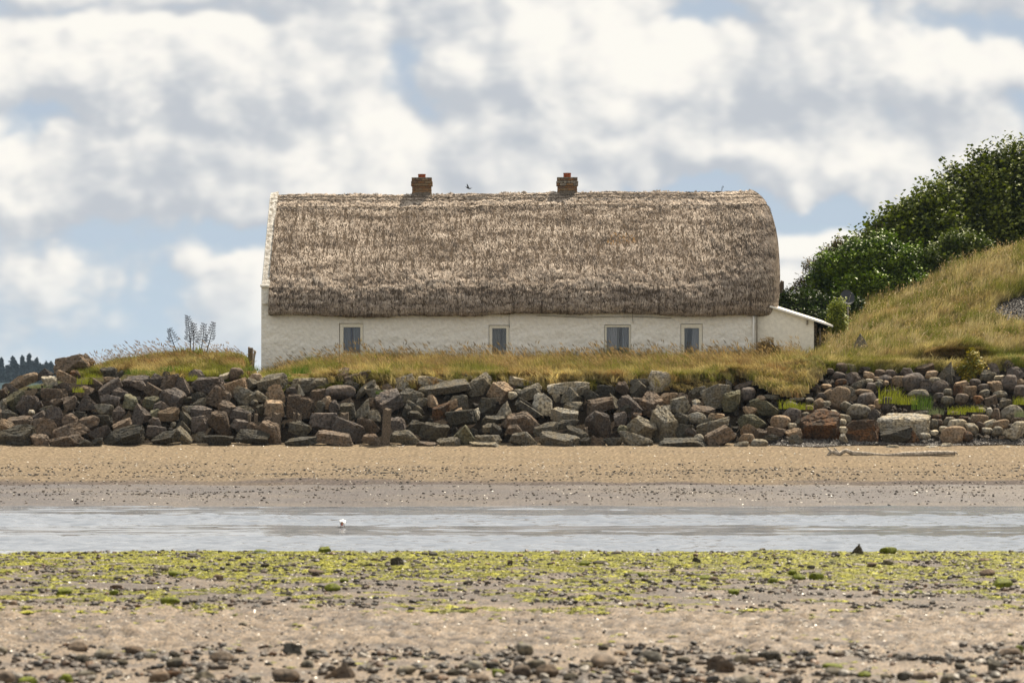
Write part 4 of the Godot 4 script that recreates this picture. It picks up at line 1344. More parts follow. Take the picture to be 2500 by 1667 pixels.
func build_grass() -> void:
	var m := mat("grass", Color.WHITE, 0.75, 0.3)
	m.vertex_color_use_as_albedo = true
	m.backlight_enabled = true
	m.backlight = Color(0.7, 0.7, 0.62)
	m.cull_mode = BaseMaterial3D.CULL_DISABLED
	var left := [blades(1, 16, 0.10, 0.36, Vector2(-0.35, 0.25), 0.020, false), blades(2, 16, 0.12, 0.40, Vector2(-0.15, 0.2), 0.019, false), blades(3, 18, 0.09, 0.28, Vector2(-0.5, 0.4), 0.015, false), blades(4, 4, 0.12, 0.6, Vector2(-0.35, 0.05), 0.007, true), blades(5, 4, 0.14, 0.52, Vector2(-0.12, 0.1), 0.007, true)]
	var right := [blades(6, 16, 0.10, 0.46, Vector2(0.35, 0.2), 0.020, false), blades(7, 16, 0.12, 0.44, Vector2(0.2, 0.3), 0.019, false), blades(8, 18, 0.09, 0.3, Vector2(0.5, 0.3), 0.015, false), blades(9, 5, 0.12, 0.56, Vector2(0.35, 0.1), 0.008, true), blades(10, 4, 0.14, 0.5, Vector2(0.2, 0.2), 0.008, true)]
	rng.seed = 501
	var garden := func() -> Array:
		var px := rng.randf_range(640, 1960)
		var dt := 90.2 + (1085.0 - top_py(px)) * 0.0225
		var d := rng.randf_range(dt - 0.25, 99.9) if px < 1850.0 else rng.randf_range(dt - 0.3, 100.2)
		var x := (px - 1250.0) * d / FPX
		if x < -7.75: return []
		var tall := smoothstep(dt, 97.0, d)
		var k := 2 if tall < 0.3 else rng.randi() % 2
		var hs := lerpf(0.8, 1.4, tall)
		# it thins out towards the gable corner
		var corner := smoothstep(640.0, 830.0, px)
		if rng.randf() > 0.35 + 0.65 * corner: return []
		hs *= lerpf(0.6, 1.0, corner)
		hs *= 1.0 + 0.5 * nz.get_noise_2d(x * 25.0 + 400.0, d * 25.0)
		return [Vector3(x, land_h(x, d) - 0.03, -d), hs, grass_color(x, d, lerpf(0.75, 0.28, corner)), k]
	var drape := func() -> Array:
		var px := rng.randf_range(1790, 2010)
		if rng.randf() < 0.5: px = rng.randf_range(760, 1830)
		var top := top_py(px)
		var low := top - 3.0 + 42.0 * maxf(0.0, nz.get_noise_2d(px * 1.6, 40.0)) if px < 1790.0 else curve_lin([[1790.0, 905.0], [1850.0, 940.0], [1900.0, 968.0], [1960.0, 970.0], [2010.0, 915.0]], px)
		var py := rng.randf_range(top - 4.0, low + 8.0 * nz.get_noise_2d(px * 3.0, 0.0))
		var d := 90.0 + (1085.0 - py) * 0.0225 + (0.3 if px < 1790.0 else 0.0)
		var p := at(px, py, d)
		return [p, 0.8, grass_color(p.x, d * 3.0, 0.1), rng.randi() % 3]
	var garden_heads := func() -> Array:
		var px := rng.randf_range(690, 1960)
		var d := rng.randf_range(96.0, 99.9)
		var x := (px - 1250.0) * d / FPX
		var hs := rng.randf_range(0.9, 1.4) * lerpf(0.7, 1.0, smoothstep(690.0, 850.0, px))
		return [Vector3(x, land_h(x, d) - 0.03, -d), hs, Color(0.42, 0.31, 0.16) * rng.randf_range(0.5, 1.25), 3 + rng.randi() % 2]
	grass_field("garden_grass", "tall yellowing grass with seed heads in front of the white cottage wall", [[17000, garden], [2200, drape], [2200, garden_heads]], left, m)
	var mound := func() -> Array:
		var px := rng.randf_range(190, 645)
		var dt := 90.2 + (1085.0 - top_py(px)) * 0.0225
		var d := rng.randf_range(dt + (0.3 if px > 330.0 else 1.6), 98.6)
		var x := (px - 1250.0) * d / FPX
		if x > -7.72: return []
		var hs := lerpf(0.6, 0.95, smoothstep(200.0, 420.0, px))
		return [Vector3(x, land_h(x, d) - 0.03, -d), hs, grass_color(x, d, 0.42), rng.randi() % 3]
	var mound_heads := func() -> Array:
		var px := rng.randf_range(230, 640)
		var d := rng.randf_range(95.5, 97.8)
		var x := (px - 1250.0) * d / FPX
		if x > -7.72: return []
		return [Vector3(x, land_h(x, d) - 0.03, -d), rng.randf_range(0.7, 1.05), Color(0.34, 0.23, 0.12) * rng.randf_range(0.5, 1.2), 3 + rng.randi() % 2]
	grass_field("mound_grass", "ochre and green grass on the mound left of the gable", [[7500, mound], [420, mound_heads]], left, m)
	var dune := func() -> Array:
		var d := 0.0
		var px := rng.randf_range(1940, 2620)
		var dt := 90.2 + (1085.0 - top_py(px)) * 0.0225
		d = lerpf(dt - 0.2, 107.5, pow(rng.randf(), 1.2))
		var x := (px - 1250.0) * d / FPX
		if x < 8.7: return []
		if x < 9.5 and d > 98.8: return []
		var ex := (x - 15.75) / 1.05; var ed := (d - 100.3) / 1.1
		if ex * ex + ed * ed < 1.0 + 0.3 * nz.get_noise_2d(x * 40.0, d * 40.0): return []
		if absf(x - 13.0) < 0.85 and d > 94.8 and d < 95.72: return []
		var hs := 0.95 + 0.6 * nz.get_noise_2d(x * 20.0 + 400.0, d * 20.0)
		if d < dt + 0.8: hs *= 0.75
		return [Vector3(x, land_h(x, d) - 0.03, -d), hs, grass_color(x, d, 0.34), rng.randi() % 3]
	var dune_heads := func() -> Array:
		var px := rng.randf_range(1990, 2600)
		var d := rng.randf_range(96.2, 107.2)
		var x := (px - 1250.0) * d / FPX
		if x < 9.4: return []
		var ex := (x - 15.75) / 1.2; var ed := (d - 100.3) / 1.3
		if ex * ex + ed * ed < 1.0: return []
		return [Vector3(x, land_h(x, d) - 0.03, -d), rng.randf_range(0.8, 1.15), Color(0.44, 0.345, 0.20) * rng.randf_range(0.6, 1.25), 3 + rng.randi() % 2]
	var tussock := func() -> Array:
		var px := rng.randf_range(1985, 2620)
		var d := rng.randf_range(96.3, 106.5)
		var x := (px - 1250.0) * d / FPX
		if x < 9.5: return []
		var ex := (x - 15.75) / 1.4; var ed := (d - 100.3) / 1.4
		if ex * ex + ed * ed < 1.0: return []
		if nz.get_noise_2d(x * 45.0 + 900.0, d * 45.0) < 0.08: return []
		var g := nz.get_noise_2d(x * 20.0 + 300.0, d * 25.0)
		var c := Color(0.20, 0.215, 0.05) if g > 0.0 else Color(0.50, 0.43, 0.24)
		return [Vector3(x, land_h(x, d) - 0.03, -d), rng.randf_range(1.2, 1.75), c * rng.randf_range(0.7, 1.2), rng.randi() % 3]
	grass_field("dune_grass", "straw coloured long grass covering the dune bank on the right", [[26000, dune], [6000, tussock], [2600, dune_heads]], right, m)
	# overhanging turf above the hollow
	var fringe := func() -> Array:
		var x := 13.0 + rng.randf_range(-0.95, 0.95)
		var u := (x - 13.0) / 0.95
		var p := Vector3(x, land_h(x, 95.8) - 0.02 + rng.randf_range(-0.05, 0.05), -rng.randf_range(95.5, 95.9))
		return [p, rng.randf_range(-1.0, 0.8), grass_color(x, 96.0, 0.1) * Color(0.8, 0.7, 0.6), 2]
	grass_field("turf_fringe", "dry grass hanging over the dark eroded hollow above the rocks", [[1700, fringe]], right, m)
	# bright tufts among and above the rocks
	var tuft_m := [blades(31, 95, 0.22, 0.34, Vector2(0.1, 0.35), 0.011, false), blades(32, 100, 0.25, 0.28, Vector2(-0.15, 0.3), 0.011, false)]
	var g1 := mat("grass_bright", lin(0.24, 0.26, 0.02), 0.7, 0.3)
	g1.backlight_enabled = true; g1.backlight = Color(0.4, 0.42, 0.1)
	var g2 := mat("grass_deep", lin(0.10, 0.15, 0.02), 0.7, 0.3)
	g2.backlight_enabled = true; g2.backlight = Color(0.2, 0.3, 0.08)
	var g3 := mat("grass_blue", lin(0.20, 0.23, 0.12), 0.7, 0.3)
	g3.backlight_enabled = true; g3.backlight = Color(0.3, 0.34, 0.2)
	var tufts := [
		[2172, 985, 1.7, 2.0, g1, "large bright green tuft among round stones below the turf edge, above the pale slab"], [2215, 988, 1.4, 1.5, g1, "yellow green tuft joined to the right side of the large bright tuft"],
		[2250, 1000, 1.5, 1.8, g2, "green tuft with long pale blades, right of the bright tufts above the pale slab"], [2285, 1012, 1.0, 1.1, g3, "thin bluish grass sprouting between stones right of the green tuft"],
		[2335, 1012, 1.3, 1.0, g1, "low yellow green tuft among stones under the yellow sapling"], [2378, 1006, 1.3, 1.0, g1, "low bright tuft just right of the one under the yellow sapling"],
		[2490, 988, 1.0, 1.0, g1, "green tuft at the right edge of the photo among grey stones"], [2495, 1018, 0.9, 1.2, g3, "bluish grass beside the big rounded stone at the right edge"],
		[1925, 998, 1.3, 1.1, g1, "bright green mat of grass among boulders below the lean-to, nearer the cottage"], [1958, 1000, 1.3, 1.0, g1, "bright green mat of grass among boulders below the lean-to, nearer the dune"],
		[205, 938, 1.2, 0.9, g1, "yellow green tuft between boulders below the big brown crest boulder"], [225, 922, 1.1, 0.7, g1, "green tuft above the boulders, left end of the mound"],
		[190, 958, 0.8, 0.7, g1, "small green tuft lowest among the boulders below the crest boulder"], [330, 914, 1.5, 1.0, g2, "vivid green grass at the foot of the mound, left of the flax"],
		[365, 918, 1.3, 0.8, g2, "vivid green grass between two others at the foot of the mound"], [415, 908, 1.5, 1.1, g2, "deep green grass clump directly below the flax stalks"],
		[448, 912, 1.3, 0.9, g1, "bright clump right of the deep green one below the flax"], [505, 914, 1.3, 0.8, g1, "bright clump under the right-hand flax stalk"], [468, 930, 0.9, 0.8, g1, "small bright tuft drooping between two boulders below the flax"],
		[612, 905, 1.0, 0.9, g2, "dark green weeds at the foot of the fence post beside the gable"], [735, 912, 1.3, 1.1, g2, "dark green weed clump against the white wall near the gable corner"], [690, 920, 1.2, 0.6, g2, "low green weeds at the gable corner of the white wall"],
		[928, 962, 0.6, 0.5, g2, "tiny green plant in a gap between boulders below the first window"], [85, 948, 0.8, 0.8, g3, "pale bluish grass between the whitish boulders at the far left"], [115, 953, 0.7, 0.7, g3, "pale grass right of the whitish boulder at the far left"],
		[2485, 890, 1.8, 1.5, g2, "dark green grass clump at the right edge above the rocks"], [2462, 885, 1.5, 1.2, g2, "dark green grass clump left of the one at the right edge above the rocks"],
	]
	for i in tufts.size():
		var t: Array = tufts[i]
		var px: float = t[0]; var py: float = t[1]
		var d: float = 90.1 + (1085.0 - py) * 0.0225
		if py < 925.0:
			d += 0.35
		var o := obj("grass_tuft", tuft_m[i % 2], t[4])
		o.transform = Transform3D(Basis(Vector3.UP, rng.randf_range(-0.6, 0.6)) * Basis.from_scale(Vector3(t[2], t[3], t[2] * 0.7)), at(px, py, d))
		tag(o, t[5], "grass tuft", "green tufts along the rock wall")

func leaf_spray(seed_: int, n: int, size: float, long_: float) -> ArrayMesh:
	# a twig's worth of leaves, each leaf two faces folded along its rib
	rng.seed = seed_
	var s := sgi()
	s.set_smooth_group(-1)
	for k in n:
		var c := Vector3(rng.randfn(), rng.randfn(), rng.randfn()) * size * 1.15
		var e := Basis.from_euler(Vector3(rng.randf_range(-0.9, 0.5), rng.randf() * TAU, rng.randf_range(-0.5, 0.5)))
		var l := size * long_ * rng.randf_range(0.7, 1.2)
		var w := size * rng.randf_range(0.35, 0.55)
		var a := c; var b := c + e * Vector3(0, 0, l)
		var p := c + e * Vector3(-w, w * 0.35, l * 0.45); var q := c + e * Vector3(w, w * 0.35, l * 0.45)
		tri(s, a, p, b); tri(s, a, b, q)
	return flat_done(s)

func shrub(called: String, label: String, category: String, lobes: Array, d0: float, leaf: ArrayMesh, count: int, lo: Color, hi: Color, m: Material, twigs: int, foot: Vector3, trunk_r: float) -> void:
	# lobes: [px, py, reach in px, further back by]
	var root := thing(called, label, category, foot)
	var where := []; var tint := []
	var total := 0.0
	for l in lobes: total += l[2] * l[2]
	var centres := []
	for l in lobes:
		var d: float = d0 + l[3]
		var c := at(l[0], l[1], d)
		var r: float = l[2] * d / FPX
		centres.append([c, r])
		var n := int(count * l[2] * l[2] / total)
		for i in n:
			var v := Vector3(rng.randfn(), rng.randfn(), rng.randfn()).normalized()
			if v.z < -0.35 and rng.randf() < 0.7: v.z = -v.z
			var clump := nz.get_noise_3d(v.x * 45.0 + l[0], v.y * 45.0, v.z * 45.0 + l[1])
			var rr := r * (1.0 - 0.45 * pow(rng.randf(), 2.0)) * (1.0 + 0.45 * clump)
			if clump < -0.22 and rng.randf() < 0.7: rr *= 0.75
			var p := c + v * Vector3(1.0, 0.95, 0.9) * rr
			var b := Basis.from_euler(Vector3(rng.randf_range(-0.6, 0.6), rng.randf() * TAU, rng.randf_range(-0.6, 0.6))) * Basis.from_scale(Vector3.ONE * rng.randf_range(0.6, 1.55))
			where.append(Transform3D(b, p - foot))
			var t := clampf(0.45 + 1.2 * clump + rng.randf_range(-0.4, 0.4), 0.0, 1.0)
			tint.append(lo.lerp(hi, t))
	# trunk and limbs to the lobes
	var s := sgi()
	s.set_smooth_group(0)
	var hub: Vector3 = foot + Vector3(0, 0.9 * trunk_r * 8.0, 0)
	tube(s, [foot - Vector3(0, 0.2, 0) - foot, hub * 0.5 + foot * 0.5 + Vector3(0.04, 0, 0) - foot, hub - foot], [trunk_r, trunk_r * 0.8, trunk_r * 0.7], 8)
	for c in centres:
		var mid: Vector3 = hub.lerp(c[0], 0.5) + Vector3(rng.randf_range(-0.2, 0.2), -0.1, rng.randf_range(-0.2, 0.2))
		tube(s, [hub - foot, mid - foot, c[0] - foot], [trunk_r * 0.55, trunk_r * 0.4, trunk_r * 0.18], 6)
	s.index()
	s.generate_normals()
	obj("trunk", s.commit(), M["bark"], root)
	scatter("crown", leaf, m, where, tint, root)
	if twigs > 0:
		s = sgi()
		s.set_smooth_group(0)
		for i in twigs:
			var c: Array = centres[rng.randi() % centres.size()]
			var v := Vector3(rng.randfn() * 0.7 - 0.2, absf(rng.randfn()) + 0.4, rng.randfn() * 0.4).normalized()
			var p0: Vector3 = c[0] + v * c[1] * 0.7 - foot
			var p1: Vector3 = c[0] + v * c[1] * rng.randf_range(1.05, 1.35) - foot
			tube(s, [p0, p0.lerp(p1, 0.5) + Vector3(rng.randf_range(-0.04, 0.04), 0, 0), p1], [0.012, 0.009, 0.004], 4)
		s.generate_normals()
		obj("twigs", s.commit(), M["bark"], root).set_meta("kind", "stuff")

func leaf_mat(called: String, rough: float, spec: float, back: Color) -> StandardMaterial3D:
	var m := mat(called, Color.WHITE, rough, spec)
	m.vertex_color_use_as_albedo = true
	m.backlight_enabled = true
	m.backlight = back
	m.cull_mode = BaseMaterial3D.CULL_DISABLED
	return m

func build_shrubs() -> void:
	tri_mat("bark", lin(0.13, 0.10, 0.075), grain(256, 0.05, 4, 0.5, 1.0, 71, 1.6), 2.0)
	var soft := leaf_mat("leaf", 0.55, 0.45, Color(0.5, 0.55, 0.15))
	var gloss := leaf_mat("leaf_glossy", 0.48, 0.45, Color(0.4, 0.5, 0.1))
	var big := leaf_spray(81, 7, 0.11, 1.0)
	var mid := leaf_spray(82, 8, 0.085, 1.1)
	var tiny := leaf_spray(83, 8, 0.05, 1.3)
	rng.seed = 601
	var foot := func(px: float, d: float) -> Vector3:
		var x := (px - 1250.0) * d / FPX
		return Vector3(x, land_h(x, d) - 0.1, -d)
	shrub("sycamore_tree", "tall dark green leafy tree leaning over the dune at the right edge", "tree",
		[[2470, 420, 72, 1.0], [2400, 450, 60, 0.5], [2345, 478, 52, 0.4], [2510, 500, 90, 0.0], [2420, 530, 70, -0.2], [2350, 555, 55, -0.4], [2560, 400, 80, 1.0], [2475, 570, 60, -0.6], [2395, 590, 40, -0.8], [2330, 420, 18, 0.5], [2402, 385, 22, 0.8]],
		110.5, big, 5200, Color(0.022, 0.036, 0.006), Color(0.175, 0.20, 0.026), soft, 26, foot.call(2440, 110.5), 0.16)
	shrub("sycamore_tree", "dark green leafy tree sloping down from the tall one towards the cottage", "tree",
		[[2285, 505, 56, 0.6], [2235, 540, 48, 0.4], [2190, 560, 42, 0.2], [2290, 565, 55, 0.0], [2240, 590, 45, -0.3], [2160, 590, 34, 0.2], [2150, 555, 18, 0.4], [2196, 522, 16, 0.4], [2125, 590, 28, 0.0], [2090, 606, 24, 0.0], [2060, 618, 18, 0.0]],
		109.2, big, 3000, Color(0.026, 0.042, 0.006), Color(0.185, 0.215, 0.026), soft, 16, foot.call(2240, 109.2), 0.12)
	shrub("ivy_bush", "broad vivid green ivy-like bush on the slope above the satellite dish", "bush",
		[[2150, 625, 60, 0.3], [2095, 645, 58, 0.2], [2035, 665, 48, 0.1], [2010, 695, 40, -0.2], [2205, 650, 52, 0.0], [2135, 700, 58, -0.4], [2070, 722, 50, -0.6], [2225, 695, 38, -0.6], [2180, 735, 35, -0.8], [2125, 755, 36, -0.9]],
		106.8, mid, 4200, Color(0.018, 0.038, 0.005), Color(0.17, 0.24, 0.018), gloss, 22, foot.call(2110, 106.8), 0.1)
	shrub("twiggy_bush", "brownish bush with bare dry twigs at the left end of the hedge skyline", "bush",
		[[2020, 635, 30, 0.0], [1990, 665, 28, 0.0], [1965, 700, 22, 0.0], [1940, 715, 14, 0.0], [2055, 610, 24, 0.0]],
		107.6, tiny, 700, Color(0.06, 0.06, 0.02), Color(0.16, 0.12, 0.05), soft, 90, foot.call(2000, 107.6), 0.06)
	shrub("dark_bush", "glossy very dark green bush behind the lean-to roof", "bush",
		[[1925, 738, 30, 0.2], [1965, 742, 32, 0.0], [2005, 752, 34, 0.0], [1945, 768, 36, -0.2], [1990, 785, 38, -0.4], [2030, 790, 30, -0.6], [1900, 755, 24, 0.0], [2010, 820, 34, -0.8], [2040, 838, 26, -1.0], [2080, 760, 30, 0.0], [2100, 775, 26, 0.0]],
		104.8, mid, 2600, Color(0.014, 0.024, 0.006), Color(0.06, 0.09, 0.018), gloss, 10, foot.call(1975, 104.8), 0.08)
	shrub("low_bush", "small bright green bush between the tall tree and the dune grass", "bush",
		[[2330, 605, 36, 0.0], [2380, 608, 38, 0.1], [2290, 622, 30, 0.0], [2415, 618, 24, 0.0], [2270, 650, 42, -0.4], [2315, 650, 34, -0.4], [2240, 690, 30, -0.6]],
		107.4, mid, 2100, Color(0.045, 0.07, 0.012), Color(0.15, 0.18, 0.035), soft, 6, foot.call(2350, 107.9), 0.06)
	shrub("yellow_green_sapling", "bright yellow green sapling beside the satellite dish pole", "bush",
		[[2048, 752, 16, 0.0], [2040, 772, 20, 0.0], [2048, 795, 19, 0.0], [2044, 818, 16, 0.0], [2052, 836, 13, -0.2]],
		101.6, tiny, 620, Color(0.09, 0.13, 0.015), Color(0.27, 0.29, 0.035), soft, 5, foot.call(2046, 101.6), 0.03)
	shrub("bramble", "dark russet bramble in the shade below the lean-to eave", "bush",
		[[2018, 850, 20, 0.0], [2036, 858, 18, 0.0], [2012, 868, 16, -0.3], [2040, 840, 14, 0.2]],
		100.9, tiny, 420, Color(0.03, 0.04, 0.01), Color(0.16, 0.11, 0.03), soft, 12, foot.call(2022, 100.9), 0.03)
	shrub("yellow_sapling", "yellow leaved sapling growing out of the rocks below the eroded hollow", "bush",
		[[2376, 870, 9, 0.0], [2378, 888, 15, 0.0], [2372, 908, 19, 0.0], [2362, 924, 19, 0.0], [2385, 905, 14, 0.0], [2350, 908, 10, 0.0]],
		94.3, tiny, 520, Color(0.12, 0.14, 0.015), Color(0.42, 0.30, 0.03), soft, 4, at(2370, 938, 94.3), 0.025)
	# New Zealand flax: dark stalks with seed pods, over a fan of leaves
	var root := thing("flax_plant", "flax with tall dark seed stalks standing on the grass mound", "plant", Vector3((470 - 1250) * 96.9 / FPX, land_h((470 - 1250) * 96.9 / FPX, 96.9), -96.9))
	var dk := mat("flax_stalk", lin(0.016, 0.013, 0.014), 0.8)
	for st in [[[432, 862], [420, 835], [413, 808], 9], [[464, 872], [466, 830], [457, 777], 15], [[468, 872], [474, 835], [472, 795], 11], [[485, 878], [495, 835], [497, 796], 11], [[500, 870], [512, 832], [520, 793], 11]]:
		var s := sgi()
		s.set_smooth_group(0)
		var d := 96.9
		var p0 := at(st[0][0], st[0][1], d); var p1 := at(st[1][0], st[1][1], d); var p2 := at(st[2][0], st[2][1], d)
		var pts := []; var rad := []
		for i in 9:
			var t := i / 8.0
			pts.append(p0.lerp(p1, t).lerp(p1.lerp(p2, t), t) - root.position)
			rad.append(lerpf(0.018, 0.007, t))
		tube(s, pts, rad, 6)
		s.index()
		s.generate_normals()
		var stalk := obj("stalk", s.commit(), dk, root)
		s = sgi()
		s.set_smooth_group(0)
		var n: int = st[3] * 1.4
		for i in n:
			var t := lerpf(0.42, 1.0, i / float(n - 1))
			var c := p0.lerp(p1, t).lerp(p1.lerp(p2, t), t) - root.position
			var sd := 1.0 if i % 2 else -1.0
			var reach := lerpf(0.15, 0.05, (t - 0.42) / 0.58) * rng.randf_range(0.8, 1.2)
			var tipp := c + Vector3(sd * reach, 0.04 + reach * 0.25, rng.randf_range(-0.06, 0.06))
			tube(s, [c, c.lerp(tipp, 0.6) + Vector3(0, -0.01, 0), tipp], [0.007, 0.006, 0.006], 4)
			for q in 3:
				var a := tipp + Vector3(sd * -0.035 * q, -0.008 * q, rng.randf_range(-0.02, 0.02))
				tube(s, [a, a + Vector3(sd * 0.012, 0.03, 0), a + Vector3(sd * 0.03, 0.055, 0)], [0.008, 0.0115, 0.004], 5)
		s.index()
		s.generate_normals()
		obj("seed_pods", s.commit(), dk, stalk)
	var fan := sgi()
	fan.set_smooth_group(-1)
	for i in 42:
		var a := rng.randf_range(-0.75, 0.75)
		var b := Vector3(rng.randf_range(-0.35, 0.35), -0.05, rng.randf_range(-0.2, 0.2))
		var h := rng.randf_range(0.25, 0.55)
		var c := b + Vector3(sin(a) * h, cos(a) * h, rng.randf_range(-0.1, 0.1))
		quad(fan, b - Vector3(0.02, 0, 0), b.lerp(c, 0.6) - Vector3(0.02, 0, 0), b.lerp(c, 0.6) + Vector3(0.02, 0, 0), b + Vector3(0.02, 0, 0))
		tri(fan, b.lerp(c, 0.6) - Vector3(0.02, 0, 0), c, b.lerp(c, 0.6) + Vector3(0.02, 0, 0))
	obj("leaf_fan", flat_done(fan), M["grass_bright"], root)
	# far conifers beyond the water, with the low land they stand on
	var far := leaf_mat("far_needles", 0.9, 0.2, Color(0.05, 0.06, 0.05))
	far.vertex_color_use_as_albedo = false
	far.albedo_color = lin(0.02, 0.038, 0.045)
	var kinds := ["narrow pointed", "broad", "tall twin-topped", "low round", "slim"]
	var list := [[2, 878, 26, 0], [-22, 874, 26, 1], [18, 893, 16, 3], [30, 874, 24, 1], [40, 890, 14, 3], [53, 870, 17, 0], [60, 886, 18, 1], [69, 868, 15, 2], [78, 884, 16, 1], [88, 876, 15, 0], [96, 890, 14, 3], [104, 893, 12, 4], [112, 886, 14, 0], [123, 886, 14, 1], [131, 900, 10, 3], [142, 908, 9, 3], [-45, 870, 30, 0], [160, 916, 10, 3], [10, 905, 30, 3], [48, 906, 30, 3], [84, 908, 30, 3], [118, 910, 26, 3], [-12, 904, 30, 3]]
	var land := sgi()
	land.set_smooth_group(0)
	var rows := []
	for j in 5:
		var r := []
		for i in 41:
			var px := -700.0 + i * 24.0
			var y: float = [3.0 - 10.0, 0.5, 2.2, 3.0, -3.0][j] * (1.0 - smoothstep(60.0, 260.0, px)) - (0.0 if j < 4 else 2.0)
			r.append(Vector3((px - 1250.0) * 1200.0 / FPX, y, -[1120.0, 1150.0, 1180.0, 1240.0, 1400.0][j]))
		rows.append(r)
	tag(obj("headland", grid_mesh(rows), far), "low wooded headland far across the water at the left", "headland", "", "structure")
	for i in list.size():
		var t: Array = list[i]
		var d := 1195.0 + (i * 37 % 23)
		var top := at(t[0], t[1], d)
		var base := at(t[0], 939, d)
		var h := top.y - base.y
		var w: float = t[2] * d / FPX * 0.5
		var tree := thing("conifer_tree", "%s dark blue conifer far across the water, %s from left" % [kinds[t[3]], ORDINAL[mini([16, 1, 0, 2].size() + i, 19)]], "tree", base, "far conifers on the headland")
		tree.set_meta("px", t[0])
		obj("trunk", tube_mesh([Vector3(0, -0.5, 0), Vector3(0.05, h * 0.5, 0), Vector3(0, h * 0.95, 0)], [0.35, 0.22, 0.05], 6), M["bark"], tree)
		var s := sgi()
		s.set_smooth_group(-1)
		var n := 420
		for k in n:
			var y := pow(rng.randf(), 0.85)
			var shape: float = [1.0 - y, sqrt(maxf(0.0, 1.0 - y * y)) * 0.95, (1.0 - y) * 0.8 + 0.15, sqrt(maxf(0.0, 1.0 - y)), (1.0 - y) * 0.7][t[3]]
			shape *= 0.75 + 0.5 * absf(sin(y * 17.0 + i))
			var a := rng.randf() * TAU
			var rr := w * shape * sqrt(rng.randf())
			var c := Vector3(cos(a) * rr, h * (0.06 + 0.94 * y), sin(a) * rr)
			var q := rng.randf_range(0.45, 1.1)
			var e := Basis.from_euler(Vector3(rng.randf() * TAU, rng.randf() * TAU, 0))
			tri(s, c + e * Vector3(-q, 0, 0), c + e * Vector3(0, q * 1.2, 0), c + e * Vector3(q, -q * 0.3, 0))
		obj("crown", flat_done(s), far, tree)
	# order of the far trees from left to right for their labels
	var trees := []
	for o in get_children():
		if o.has_meta("px"): trees.append(o)
	trees.sort_custom(func(a, b): return a.get_meta("px") < b.get_meta("px"))
	for i in trees.size():
		var l: String = trees[i].get_meta("label")
		trees[i].set_meta("label", l.split(", ")[0] + ", " + ORDINAL[i] + " tree from left")
		trees[i].remove_meta("px")

# ---------------------------------------------------------------- foreground and small things
# stones of the near shore: "x y width height tone+shape" in strip pixels (1.8816 to one of the photograph's), strips begin at (0, 1080) and (1250, 1080)
const NEAR := [
	[0, "355 945 90 45 nr;475 975 90 42 gr;615 955 85 36 nr;370 1005 70 35 kr;390 1065 90 40 gr;15 1075 90 60 nr;800 975 50 28 kc;800 1025 80 40 kr;1020 990 105 45 nr;1345 950 90 48 kc;1435 965 60 30 kr;1410 1015 60 34 gr;1560 1050 145 80 np;1310 1085 120 60 nr;730 1085 90 50 nr;795 1080 80 40 or;940 1085 90 36 kr;1865 1055 90 36 gr;10 970 44 40 gr;300 1085 60 40 wr;120 1095 90 40 wr;560 1015 50 24 kr;690 985 50 22 gr;1170 1085 60 30 gr;1690 1040 60 26 gr;1980 1075 70 34 nr;2140 1035 60 30 kr;2180 1025 80 40 gr;2080 1060 60 30 kr;2290 1050 60 40 wr;2190 1085 110 40 nr;2260 1020 60 30 kr"],
	[0, "750 582 46 28 gr;1825 553 62 42 kc;1490 492 56 22 wb;530 665 52 28 oc;1000 628 42 28 nr;778 736 88 36 wr;292 686 70 28 wr;522 699 40 22 wr;1525 676 70 32 wr;1310 689 60 22 ks;1450 605 40 22 oc;150 503 44 16 kr;1195 498 60 14 wr;1990 511 42 20 kr;1950 511 30 16 kr;2150 649 44 20 kr;335 600 46 20 nr;1215 572 40 20 kr;1093 530 30 16 kr;1065 537 34 14 gr;1115 838 40 16 gr;1450 600 70 18 nr;540 620 40 16 kr;1720 545 30 18 nr;2340 565 30 26 oc;1225 742 44 18 nr;890 522 60 14 kr;60 742 40 18 nr;1580 640 40 18 wr;800 605 60 24 wr"],
	[1250, "1586 490 62 54 kp;1731 496 76 32 wr;1490 511 36 22 kr;845 543 40 30 kp;1730 550 46 28 gr;740 585 30 26 gr;360 635 32 24 kp;1020 685 50 28 wr;2256 661 92 40 wr;1400 618 66 34 wr;1320 622 60 30 wr;335 566 52 18 wr;405 553 62 16 kr;1860 685 60 20 wr;1290 600 40 24 wr;610 612 62 22 wr;530 610 34 18 kr;875 668 40 18 wr;2185 605 70 30 nr;2170 549 50 14 nr;200 500 40 16 nr;480 503 50 14 kr;920 500 16 14 kc;265 714 34 18 kp;175 733 26 16 kc;1375 575 36 16 kr;880 628 70 20 wr;1655 570 44 20 nr;2300 632 44 18 kr;1200 630 50 22 wr;930 632 40 18 nr"],
	[1250, "60 960 76 52 gr;40 1045 90 60 nr;110 1025 86 50 kr;160 1050 104 56 nr;420 1010 120 48 nr;420 955 52 28 kc;630 990 112 46 kr;500 980 60 20 tr;960 1030 130 74 nc;1055 992 82 44 gr;1185 990 112 58 kc;1375 990 54 38 kp;1480 1065 82 34 gr;1475 1045 92 26 wr;2290 970 112 34 nr;2220 1030 74 54 kc;1720 1085 50 26 gr;2000 1090 64 44 gr;1800 1080 60 40 kr;1620 1075 60 26 wr;560 1070 52 28 wr;790 1000 62 28 kr;600 1010 40 26 gr;340 1022 64 26 gr;1130 1020 84 32 nr;1765 988 36 22 kr;1500 992 60 22 nr;1080 1090 92 40 gr;690 1055 64 34 nr;2130 1090 84 32 nr;1930 1060 60 26 nr;2330 960 40 40 wr;2060 1030 50 26 kr;1870 1075 70 30 nr;1280 1060 60 24 nr;270 1075 70 34 kr"],
]

func shore_d(py: float) -> float:
	# where the line of sight through that row meets the near shore
	return FPX * 2.97 / (py - HORIZON)

